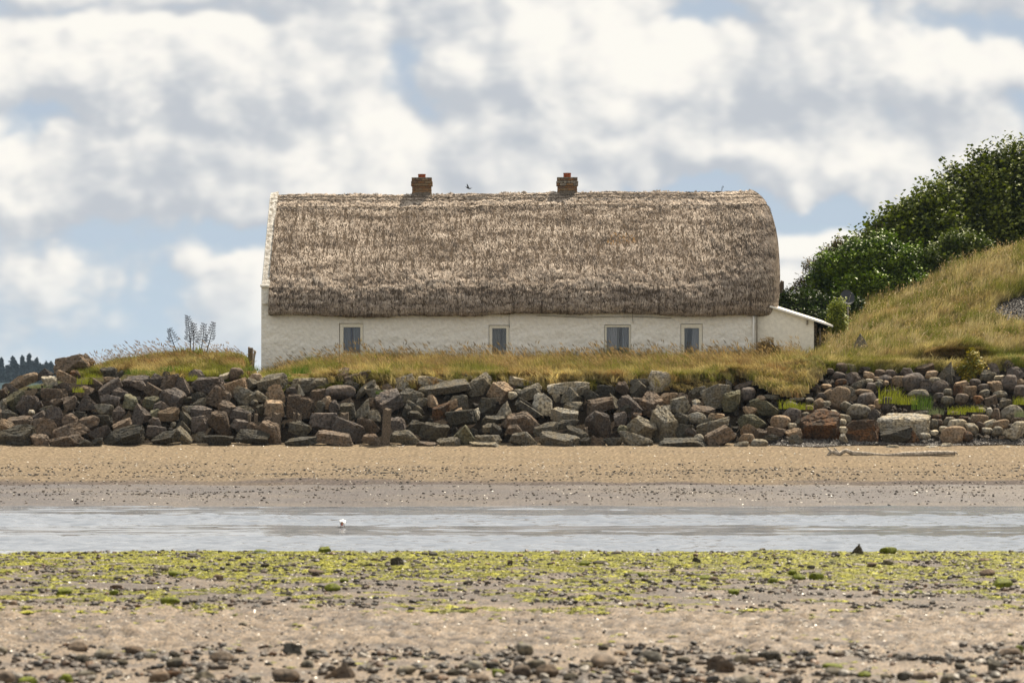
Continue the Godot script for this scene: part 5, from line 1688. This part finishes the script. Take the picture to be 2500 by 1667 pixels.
func build_shore() -> void:
	rng.seed = 91
	var list := []
	var n := 0
	for strip in NEAR:
		for word in (strip[1] as String).split(";"):
			var q := word.split(" ")
			var px: float = strip[0] + float(q[0]) / 1.8816
			var py: float = 1080.0 + float(q[1]) / 1.8816
			var w := float(q[2]) / 1.8816
			var h := float(q[3]) / 1.8816
			var tone := q[4].substr(0, 1)
			var sh := q[4].substr(1, 1)
			var foot := py + h * 0.42
			var d := minf(shore_d(foot), 57.6)
			var m := d / FPX
			w *= m * 1.08; h *= m * 1.25
			var x := (px - 1250.0) * m
			n += 1
			var mossy := tone == "w"
			var o := put_rock("mossy_stone" if mossy else "shore_stone", sh, tone, Vector3(x, shore_h(x, d) + h * 0.32, -d - w * 0.2), w, h, w * 0.75, rng.randf_range(-6, 6), n * 5 + 3)
			if mossy: o.material_override = M["moss"]
			o.set_meta("category", "stone")
			o.set_meta("group", "weed covered stones on the near shore" if mossy else "stones lying on the near shore")
			var zone := "at the water edge" if py < 1362.0 else ("in the green weed band" if py < 1425.0 else ("in the dark gravel below the weed" if py < 1485.0 else ("on the rippled sand" if py < 1575.0 else ("in the pebble strip" if py < 1620.0 else "along the bottom edge of the photo"))))
			var size := "big " if w > 0.28 else ("small " if w < 0.13 else "")
			list.append([o, "%s%s %s stone" % [size, TONE_WORD[tone] if not mossy else "green weed covered", SHAPE_WORD[sh]], zone, px])
	unique_labels(list)
	# pebbles, shells and grit that nobody could count
	var pm := tri_mat("pebble", Color.WHITE, grain(256, 0.04, 4, 0.5, 1.0, 92, 1.8), 2.0, null, 0.0, 0.55, 0.45)
	pm.vertex_color_use_as_albedo = true
	var sets := [[], [], []]; var tints := [[], [], []]
	for i in 62000:
		var d := 0.0
		var u := rng.randf()
		if u < 0.42: d = rng.randf_range(31.0, 36.6)
		elif u < 0.84: d = rng.randf_range(42.5, 57.6)
		else: d = rng.randf_range(36.0, 43.0)
		var x := rng.randf_range(-1.06, 1.06) * 1250.0 * d / FPX
		var dens := nz.get_noise_2d(x * 30.0, d * 30.0)
		if dens < rng.randf_range(-0.35, 0.55): continue
		if u >= 0.84 and rng.randf() < 0.88: continue
		if d < 36.6 and rng.randf() < 0.78: continue
		var s := (0.012 + 0.030 * pow(rng.randf(), 3.0)) * (1.0 + 0.6 * smoothstep(40.0, 31.0, d))
		if d > 42.0:
			s *= 1.1
			if rng.randf() < 0.45: continue
		if u >= 0.84: s *= 0.6
		var b := Basis.from_euler(Vector3(rng.randf_range(-0.4, 0.4), rng.randf() * TAU, rng.randf_range(-0.4, 0.4))) * Basis.from_scale(Vector3(s * 2.4, s * 1.3, s * 1.9))
		var k := rng.randi() % 3
		sets[k].append(Transform3D(b, Vector3(x, shore_h(x, d) + s * 0.35, -d)))
		var g := rng.randf_range(0.45, 1.2)
		var c := Color(0.13, 0.098, 0.07) * g
		var r := rng.randf()
		if r < 0.10: c = Color(0.2, 0.115, 0.06) * g
		elif r < 0.2: c = Color(0.36, 0.32, 0.26) * g
		elif r < 0.4: c = Color(0.065, 0.058, 0.05) * g
		tints[k].append(c)
	for k in 3:
		tag(scatter("pebbles", small_rock(10 + k), pm, sets[k], tints[k]), ["rounded brown and grey pebbles strewn over the near shore", "angular dark gravel strewn over the near shore", "smooth mixed pebbles strewn over the near shore"][k], "pebbles", "", "stuff")
	# pale shell bits
	var sw := []; var st := []
	for i in 5200:
		var d := rng.randf_range(31.0, 57.4) if rng.randf() < 0.75 else rng.randf_range(78.9, 92.0)
		var x := rng.randf_range(-1.05, 1.05) * 1250.0 * d / FPX
		var y := shore_h(x, d) if d < 60.0 else sand_h(x, d)
		var s := rng.randf_range(0.012, 0.03) * (1.3 if d > 60.0 else 1.0)
		sw.append(Transform3D(Basis.from_euler(Vector3(rng.randf_range(-0.7, 0.7), rng.randf() * TAU, 0)) * Basis.from_scale(Vector3(s * 1.6, s * 0.5, s)), Vector3(x, y + 0.006, -d)))
		var g := rng.randf_range(0.5, 1.0)
		st.append(Color(0.72, 0.66, 0.56) * g)
	var shm := mat("shell", Color.WHITE, 0.35, 0.5)
	shm.vertex_color_use_as_albedo = true
	tag(scatter("shells", small_rock(12), shm, sw, st), "pale shell fragments scattered on sand and gravel", "shells", "", "stuff")
	# green weed near the water
	rng.seed = 93
	var s := sgi()
	s.set_smooth_group(-1)
	for k in 26:
		var a := rng.randf() * TAU
		var r := sqrt(rng.randf())
		var p := Vector3(cos(a) * r, 0.28 * (1.0 - r * r) * rng.randf_range(0.5, 1.1), sin(a) * r)
		var dir := Vector3(cos(a + rng.randf_range(-0.8, 0.8)), rng.randf_range(-0.15, 0.35), sin(a + rng.randf_range(-0.8, 0.8))) * rng.randf_range(0.3, 0.6)
		var sd := dir.cross(Vector3.UP).normalized() * rng.randf_range(0.08, 0.18)
		tri(s, p - sd, p + dir, p + sd)
	for k in 9:
		var a := TAU * k / 9.0; var a2 := TAU * (k + 1) / 9.0
		tri(s, Vector3(0, 0.26, 0), Vector3(cos(a), 0.0, sin(a)) * 0.85, Vector3(cos(a2), 0.0, sin(a2)) * 0.85)
	var weed := flat_done(s)
	var where := []; var tint := []
	for i in 70000:
		var d := 57.9 - 16.0 * pow(rng.randf(), 1.6)
		var x := rng.randf_range(-1.06, 1.06) * 1250.0 * d / FPX
		var n1 := nz.get_noise_2d(x * 35.0 + 20.0, d * 50.0)
		var n2 := nz.get_noise_2d(x * 9.0 + 70.0, d * 14.0)
		var want := smoothstep(44.0, 55.5, d) * 1.05 + 0.55 * smoothstep(51.5, 56.0, d) + n1 * 1.5 + n2 * 0.9 - 0.10
		if d < 45.5 and d > 44.2 and x < 2.0: want += 0.35
		if rng.randf() * 0.6 + 0.08 > want: continue
		var sz := rng.randf_range(0.025, 0.08) * (1.0 if rng.randf() < 0.985 else 1.9)
		where.append(Transform3D(Basis(Vector3.UP, rng.randf() * TAU) * Basis.from_scale(Vector3(sz * 1.3, sz * rng.randf_range(0.5, 1.2), sz)), Vector3(x, shore_h(x, d) - 0.004, -d)))
		tint.append(Color(0.27, 0.262, 0.010).lerp(Color(0.095, 0.10, 0.010), clampf(rng.randf() * 0.8 + 0.9 * nz.get_noise_2d(x * 160.0, d * 90.0), 0.0, 1.0)) * rng.randf_range(0.65, 1.25))
	for i in 700:
		var d := rng.randf_range(31.5, 42.0)
		var x := rng.randf_range(-1.06, 1.06) * 1250.0 * d / FPX
		if nz.get_noise_2d(x * 14.0 + 20.0, d * 14.0) < 0.12: continue
		var sz := rng.randf_range(0.02, 0.06)
		where.append(Transform3D(Basis(Vector3.UP, rng.randf() * TAU) * Basis.from_scale(Vector3(sz * 1.5, sz * 0.6, sz)), Vector3(x, shore_h(x, d), -d)))
		tint.append(Color(0.24, 0.24, 0.02) * rng.randf_range(0.6, 1.2))
	var wm := mat("weed", Color.WHITE, 0.6, 0.4)
	wm.vertex_color_use_as_albedo = true
	wm.backlight_enabled = true
	wm.backlight = Color(0.2, 0.22, 0.02)
	tag(scatter("green_weed", weed, wm, where, tint), "bright yellow green weed carpeting the stones along the near water edge", "seaweed", "", "stuff")
	# dark wrack and grit along the far sand
	where = []; tint = []
	for i in 16000:
		var py := 0.0
		var u := rng.randf()
		if u < 0.5: py = 1154.0 + rng.randfn() * 11.0
		elif u < 0.85: py = 1203.0 + rng.randfn() * 14.0
		else: py = rng.randf_range(1095.0, 1232.0)
		if py < 1094.0 or py > 1233.0: continue
		var d := curve_lin([[1091.0, 90.0], [1175.0, 83.0], [1235.0, 78.7]], py)
		var px := rng.randf_range(-60, 2560)
		var x := (px - 1250.0) * d / FPX
		var dens := nz.get_noise_2d(x * 7.0, py * 16.0)
		if dens < rng.randf_range(-0.12, 0.35): continue
		var sz := (0.009 + 0.03 * pow(rng.randf(), 2.5))
		if u >= 0.85: sz *= 0.6
		where.append(Transform3D(Basis(Vector3.UP, rng.randf() * TAU) * Basis.from_scale(Vector3(sz * 2.2, sz * 1.1, sz * 1.5)), Vector3(x, sand_h(x, d) + sz * 0.25, -d)))
		tint.append((Color(0.07, 0.058, 0.045) if rng.randf() < 0.75 else Color(0.22, 0.17, 0.12)) * rng.randf_range(0.6, 1.3))
	tag(scatter("wrack", small_rock(13), pm, where, tint), "dark flecks of wrack and small stones in lines along the far sand", "wrack", "", "stuff")
	# shingle and dry seaweed at the foot of the right-hand rocks
	where = []; tint = []
	for i in 9000:
		var px := rng.randf_range(1840, 2560)
		var py := rng.randf_range(1076, 1100) + rng.randfn() * 3.0
		var lim := 1100.0 - 14.0 * absf(sin(px * 0.011)) if px > 2000.0 else lerpf(1086.0, 1100.0, (px - 1840.0) / 160.0)
		if py > lim: continue
		var d := 90.6 + (1085.0 - py) * 0.04
		var x := (px - 1250.0) * d / FPX
		var sz := rng.randf_range(0.015, 0.05)
		where.append(Transform3D(Basis.from_euler(Vector3(rng.randf(), rng.randf() * TAU, rng.randf())) * Basis.from_scale(Vector3(sz * 1.8, sz, sz * 1.3)), Vector3(x, maxf(at(px, py, d).y, sand_h(x, minf(d, 91.0))) + 0.01, -d)))
		var g := rng.randf_range(0.4, 1.2)
		tint.append((Color(0.13, 0.105, 0.085) if rng.randf() < 0.7 else Color(0.34, 0.31, 0.27)) * g)
	tag(scatter("shingle", small_rock(11), pm, where, tint), "grey shingle and dry seaweed heaped at the foot of the right-hand rocks", "shingle", "", "stuff")
	# bare gravel patch on the dune
	where = []; tint = []
	for i in 5200:
		var a := rng.randf() * TAU
		var r := sqrt(rng.randf())
		var x := 15.75 + cos(a) * r * 1.08
		var d := 100.3 + sin(a) * r * 1.15
		var sz := rng.randf_range(0.02, 0.07)
		where.append(Transform3D(Basis.from_euler(Vector3(rng.randf(), rng.randf() * TAU, rng.randf())) * Basis.from_scale(Vector3(sz * 1.6, sz, sz * 1.3)), Vector3(x, land_h(x, d) + sz * 0.2, -d)))
		tint.append(Color(0.06, 0.048, 0.04) * rng.randf_range(0.35, 1.3))
	tag(scatter("gravel", small_rock(11), pm, where, tint), "bare patch of dark grey gravel on the dune near the right edge", "gravel", "", "stuff")

func loft(pts: Array, radii: Array, cols: Array, sides: int, squash := 1.0) -> ArrayMesh:
	# one continuous skin along a spine, tinted ring by ring
	var v := PackedVector3Array(); var c := PackedColorArray(); var idx := PackedInt32Array(); var nn := PackedVector3Array()
	var n := pts.size()
	for i in n:
		var t: Vector3 = (pts[mini(i + 1, n - 1)] - pts[maxi(i - 1, 0)]).normalized()
		var u := t.cross(Vector3.UP if absf(t.y) < 0.95 else Vector3.BACK).normalized()
		var w := u.cross(t).normalized()
		for k in sides:
			var a := TAU * k / sides
			var o := u * cos(a) * squash + w * sin(a)
			v.append(pts[i] + o * radii[i])
			nn.append(o.normalized())
			c.append(cols[i])
	for i in n - 1:
		for k in sides:
			var a := i * sides + k; var b := i * sides + (k + 1) % sides
			idx.append_array([a, b, b + sides, a, b + sides, a + sides])
	var arr := []
	arr.resize(Mesh.ARRAY_MAX)
	arr[Mesh.ARRAY_VERTEX] = v; arr[Mesh.ARRAY_NORMAL] = nn; arr[Mesh.ARRAY_COLOR] = c; arr[Mesh.ARRAY_INDEX] = idx
	var m := ArrayMesh.new()
	m.add_surface_from_arrays(Mesh.PRIMITIVE_TRIANGLES, arr)
	return m

func build_small() -> void:
	var feather := mat("feather", Color.WHITE, 0.8, 0.3)
	feather.vertex_color_use_as_albedo = true
	var red := mat("leg_red", lin(0.12, 0.03, 0.02), 0.6)
	var white := Color(0.80, 0.79, 0.77); var grey := Color(0.42, 0.44, 0.47); var hood := Color(0.06, 0.035, 0.022); var bill := Color(0.20, 0.04, 0.03); var black := Color(0.03, 0.03, 0.03)
	# gull facing the camera, head lowered in front of its breast
	var g := thing("gull", "white gull with a dark brown hood wading in the shallow channel", "gull", at(836, 1291, 67.2))
	var b := [Vector3(0, 0.135, -0.26), Vector3(0, 0.14, -0.2), Vector3(0, 0.14, -0.13), Vector3(0, 0.135, -0.06), Vector3(0, 0.13, 0.0), Vector3(0, 0.13, 0.045), Vector3(0.0, 0.135, 0.075), Vector3(0.0, 0.132, 0.095), Vector3(-0.002, 0.124, 0.115), Vector3(-0.003, 0.112, 0.14), Vector3(-0.003, 0.10, 0.160), Vector3(-0.003, 0.092, 0.172), Vector3(-0.003, 0.083, 0.185), Vector3(-0.003, 0.068, 0.202)]
	var r := [0.002, 0.02, 0.042, 0.06, 0.066, 0.058, 0.040, 0.030, 0.031, 0.032, 0.024, 0.011, 0.007, 0.001]
	var c := [black, black, grey, white, white, white, white, white, hood, hood, hood, bill, bill, bill]
	obj("body", loft(b, r, c, 16), feather, g)
	for s in [-1, 1]:
		var wing := loft([Vector3(s * 0.05, 0.15, 0.03), Vector3(s * 0.062, 0.15, -0.05), Vector3(s * 0.052, 0.155, -0.16), Vector3(s * 0.02, 0.16, -0.29)], [0.004, 0.032, 0.026, 0.003], [grey, grey, grey, black], 8, 0.35)
		obj("wing", wing, feather, g)
		obj("leg", tube_mesh([Vector3(s * 0.034, 0.085, -0.01), Vector3(s * 0.04, 0.045, 0.0), Vector3(s * 0.042, -0.03, 0.005)], [0.006, 0.005, 0.005], 6), red, g)
	# swallow-like bird above the ridge
	var sw := thing("flying_bird", "small dark bird with one wing raised, flying just above the thatch ridge", "bird", at(1143, 457, 104.5))
	obj("body", loft([Vector3(-0.09, 0.02, 0), Vector3(-0.05, 0.0, 0), Vector3(0.0, -0.03, 0), Vector3(0.05, -0.04, 0), Vector3(0.08, -0.03, 0), Vector3(0.13, -0.02, 0)], [0.002, 0.016, 0.022, 0.018, 0.01, 0.002], [black, black, black, black, black, black], 8), feather, sw)
	obj("wing", loft([Vector3(0.01, -0.03, 0.01), Vector3(-0.02, 0.05, 0.03), Vector3(-0.045, 0.12, 0.02)], [0.03, 0.026, 0.002], [black, black, black], 6, 0.25), feather, sw)
	obj("wing", loft([Vector3(0.01, -0.03, -0.01), Vector3(0.06, -0.03, -0.1), Vector3(0.10, -0.02, -0.18)], [0.025, 0.02, 0.002], [black, black, black], 6, 0.25), feather, sw)
	# driftwood on the sand
	var wood := tri_mat("driftwood", lin(0.56, 0.48, 0.385), grain(256, 0.03, 5, 0.55, 1.0, 101, 1.8), 1.2, M["brick0"].heightmap_texture, 0.8, 0.9, 0.25)
	var dd := 88.25
	var root := thing("driftwood", "long bleached driftwood branch with forked ends lying on the sand", "driftwood", at(2180, 1113, dd))
	var P := func(x: float, y: float, back := 0.0) -> Vector3: return at(1980.0 + x / 5.88, 1060.0 + y / 5.88, dd + back) - root.position
	var on_sand := func(pts: Array, rad: Array) -> Array:
		for i in pts.size():
			var w: Vector3 = pts[i] + root.position
			pts[i].y += maxf(0.0, sand_h(w.x, -w.z) + rad[i] * 0.75 - w.y)
		return pts
	obj("branch", tube_mesh(on_sand.call([P.call(330, 260), P.call(420, 280), P.call(470, 245), P.call(510, 235), P.call(600, 270), P.call(700, 295), P.call(830, 315), P.call(930, 322), P.call(1060, 312), P.call(1200, 300), P.call(1350, 290), P.call(1500, 285), P.call(1700, 270), P.call(1900, 268), P.call(2050, 268)], [0.05, 0.055, 0.055, 0.06, 0.065, 0.06, 0.05, 0.03, 0.025, 0.035, 0.06, 0.062, 0.064, 0.06, 0.055]), [0.05, 0.055, 0.055, 0.06, 0.065, 0.06, 0.05, 0.038, 0.034, 0.04, 0.06, 0.062, 0.064, 0.06, 0.055], 12, 0.25), wood, root)
	for f in [[[[340, 265], [290, 245], [240, 195]], [0.05, 0.04, 0.02]], [[[310, 255], [270, 275], [240, 310]], [0.045, 0.045, 0.04]], [[[420, 280], [370, 235], [335, 190]], [0.04, 0.03, 0.018]], [[[580, 275], [615, 335], [570, 365]], [0.05, 0.035, 0.01]], [[[2050, 262], [2085, 262], [2115, 285]], [0.04, 0.035, 0.012]], [[[2050, 268], [2060, 285], [2072, 298]], [0.04, 0.03, 0.012]]]:
		var pts := []
		for q in f[0]: pts.append(P.call(q[0], q[1], 0.02))
		obj("fork", tube_mesh(pts, f[1], 9, 0.2), wood, root)
	# old timber piles among the rocks
	var tim := tri_mat("old_timber", lin(0.22, 0.175, 0.13), grain(256, 0.05, 4, 0.5, 1.0, 102, 1.8), 1.5, M["brick0"].heightmap_texture, 1.0, 0.95, 0.2)
	tim.uv1_scale = Vector3(7.0, 0.9, 7.0)
	# [x, top, foot, width, lean, label]
	for t in [
		[608, 1008, 1036, 7, 0, "left half of the split stump between boulders below the gable", "timber_stump"], [622, 1008, 1036, 9, 3, "right half of the split stump between boulders below the gable", "timber_stump"],
		[673, 1006, 1034, 20, 2, "broad weathered timber stump in the rocks below the gable corner", "timber_stump"], [719, 1005, 1034, 7, 0, "thin grey timber splinter, left of the pair below the gable corner", "timber_stump"], [731, 1007, 1038, 10, 0, "thicker grey timber splinter, right of the pair below the gable corner", "timber_stump"],
		[840, 1005, 1040, 20, 1, "pale square topped timber behind a brown boulder below the first window", "timber_post"], [940, 995, 1078, 19, 3, "tallest weathered timber post standing among the boulders, below the first window", "timber_post"], [1434, 1041, 1060, 8, -4, "small pale timber peg among dark boulders below the third window", "timber_stump"],
		[611, 846, 905, 11, 0, "wooden fence post in the grass just left of the gable", "fence_post"], [1856, 834, 872, 6, -2, "short leaning fence post in the grass by the downpipe", "fence_post"], [1905, 686, 760, 7, 0, "brown post standing behind the right end of the thatch", "fence_post"], [1911, 684, 760, 7, 0, "second brown post right beside the first behind the thatch end", "fence_post"],
	]:
		var py: float = t[2]
		var d := 90.0 + (1085.0 - py) * 0.0225
		if t[6] != "fence_post": d += 0.35
		if t[6] == "fence_post": d = 97.3 if t[0] < 700 else (98.6 if t[0] < 1880 else 107.0)
		var k := d / FPX
		var h: float = (t[2] - t[1]) * k + 0.25
		var w: float = t[3] * k * 0.5
		var s := sgi()
		s.set_smooth_group(-1)
		# a squared timber with a broken top
		var corners := [Vector2(-w, w * 0.8), Vector2(0, w * 0.92), Vector2(w, w * 0.8), Vector2(w, -w * 0.8), Vector2(0, -w * 0.9), Vector2(-w, -w * 0.8)]
		var tops := []
		for q in 6: tops.append(h - rng.randf_range(0.0, 0.05) - (0.05 if q == 1 else 0.0))
		for q in 6:
			var p0: Vector2 = corners[q]; var p1: Vector2 = corners[(q + 1) % 6]
			quad(s, Vector3(p0.x, 0, p0.y), Vector3(p0.x * 0.95, tops[q], p0.y), Vector3(p1.x * 0.95, tops[(q + 1) % 6], p1.y), Vector3(p1.x, 0, p1.y))
			tri(s, Vector3(0, h - 0.03, 0), Vector3(p1.x * 0.95, tops[(q + 1) % 6], p1.y), Vector3(p0.x * 0.95, tops[q], p0.y))
		var o := obj(t[6], flat_done(s), tim)
		o.transform = Transform3D(Basis(Vector3.BACK, deg_to_rad(-t[4])) * Basis(Vector3.UP, rng.randf_range(-0.3, 0.3)), at(t[0], t[2], d) - Vector3(0, 0.25, 0))
		tag(o, t[5], "post" if t[6] != "timber_stump" else "stump", "old timbers along the rock wall")
	# pale dead stick against the fence post, and the collapsed fence by the downpipe
	var st := obj("dead_stick", tube_mesh([at(618, 900, 97.1), at(620, 870, 97.1), at(622, 858, 97.1), at(618, 854, 97.1)], [0.02, 0.03, 0.045, 0.015], 8, 0.2), wood)
	tag(st, "pale bleached stick leaning on the fence post beside the gable", "stick")
	var fr := thing("broken_fence", "broken leaning fence post with dead brush hanging from it, below the downpipe corner", "fence", at(1885, 832, 98.4))
	obj("post", tube_mesh([at(1884, 830, 98.4) - fr.position, at(1890, 845, 98.4) - fr.position, at(1908, 872, 98.3) - fr.position, at(1925, 890, 98.2) - fr.position], [0.03, 0.035, 0.04, 0.04], 8, 0.15), tim, fr)
	obj("wire", tube_mesh([at(1857, 835, 98.5) - fr.position, at(1870, 831, 98.5) - fr.position, at(1884, 831, 98.4) - fr.position], [0.004, 0.004, 0.004], 4), M["cable_black"], fr)
	var where := []; var tint := []
	var brush := blades(55, 14, 0.1, 0.4, Vector2(0.2, 0.2), 0.01, false)
	for i in 150:
		var u := rng.randf(); var v := rng.randf()
		var px := lerpf(1862, 1888, u) + v * 42.0 * u
		var py := lerpf(845, 838, u) + v * 50.0
		where.append(Transform3D(Basis(Vector3.BACK, rng.randf_range(1.2, 2.6)) * Basis(Vector3.UP, rng.randf() * TAU), at(px, py - 10, 98.3 + rng.randf_range(-0.1, 0.2)) - fr.position))
		tint.append(Color(0.17, 0.12, 0.055) * rng.randf_range(0.4, 1.2))
	scatter("dead_brush", brush, M["grass"], where, tint, fr)
	# satellite dish
	var dk := mat("dish_grey", lin(0.035, 0.038, 0.044), 0.55, 0.4)
	var pole := mat("pole_grey", lin(0.22, 0.21, 0.20), 0.6, 0.4)
	var dc := at(2069, 726, 102.0)
	var dish := thing("satellite_dish", "dark grey satellite dish on a thin pole rising from the dune grass", "satellite dish", at(2069, 790, 102.0))
	var rows := []
	for j in 9:
		var rr := j / 8.0 * 0.235
		var rw := []
		for i in 37:
			var a := -TAU * i / 36.0
			rw.append(Vector3(cos(a) * rr, sin(a) * rr * 1.03, 0.9 * rr * rr))
		rows.append(rw)
	var turn := Basis(Vector3.UP, 0.35) * Basis(Vector3.RIGHT, -0.35)
	var di := obj("reflector", grid_mesh(rows), dk, dish)
	di.transform = Transform3D(turn, dc - dish.position)
	obj("feed_arm", tube_mesh([Vector3(-0.03, -0.22, 0.05), Vector3(-0.04, -0.12, 0.25), Vector3(-0.03, -0.02, 0.36)], [0.012, 0.012, 0.012], 6), pole, di)
	obj("receiver", tube_mesh([Vector3(-0.03, -0.03, 0.40), Vector3(-0.03, -0.015, 0.33), Vector3(-0.03, 0.0, 0.28)], [0.025, 0.03, 0.02], 8), dk, di)
	obj("pole", tube_mesh([dc + Vector3(0.02, 0.02, -0.06) - dish.position, at(2071, 765, 102.05) - dish.position, at(2075, 830, 102.05) - dish.position], [0.024, 0.024, 0.024], 8), pole, dish)

func _ready() -> void:
	set_view()
	build_land()
	build_house()
	build_rocks()
	mat("moss", lin(0.19, 0.22, 0.012), 0.75, 0.35)
	M["moss"].albedo_texture = grain(256, 0.04, 4, 0.35, 1.0, 103, 2.0)
	M["moss"].uv1_triplanar = true
	M["moss"].uv1_world_triplanar = true
	M["moss"].uv1_scale = Vector3.ONE * 3.0
	build_grass()
	build_shrubs()
	build_shore()
	build_small()
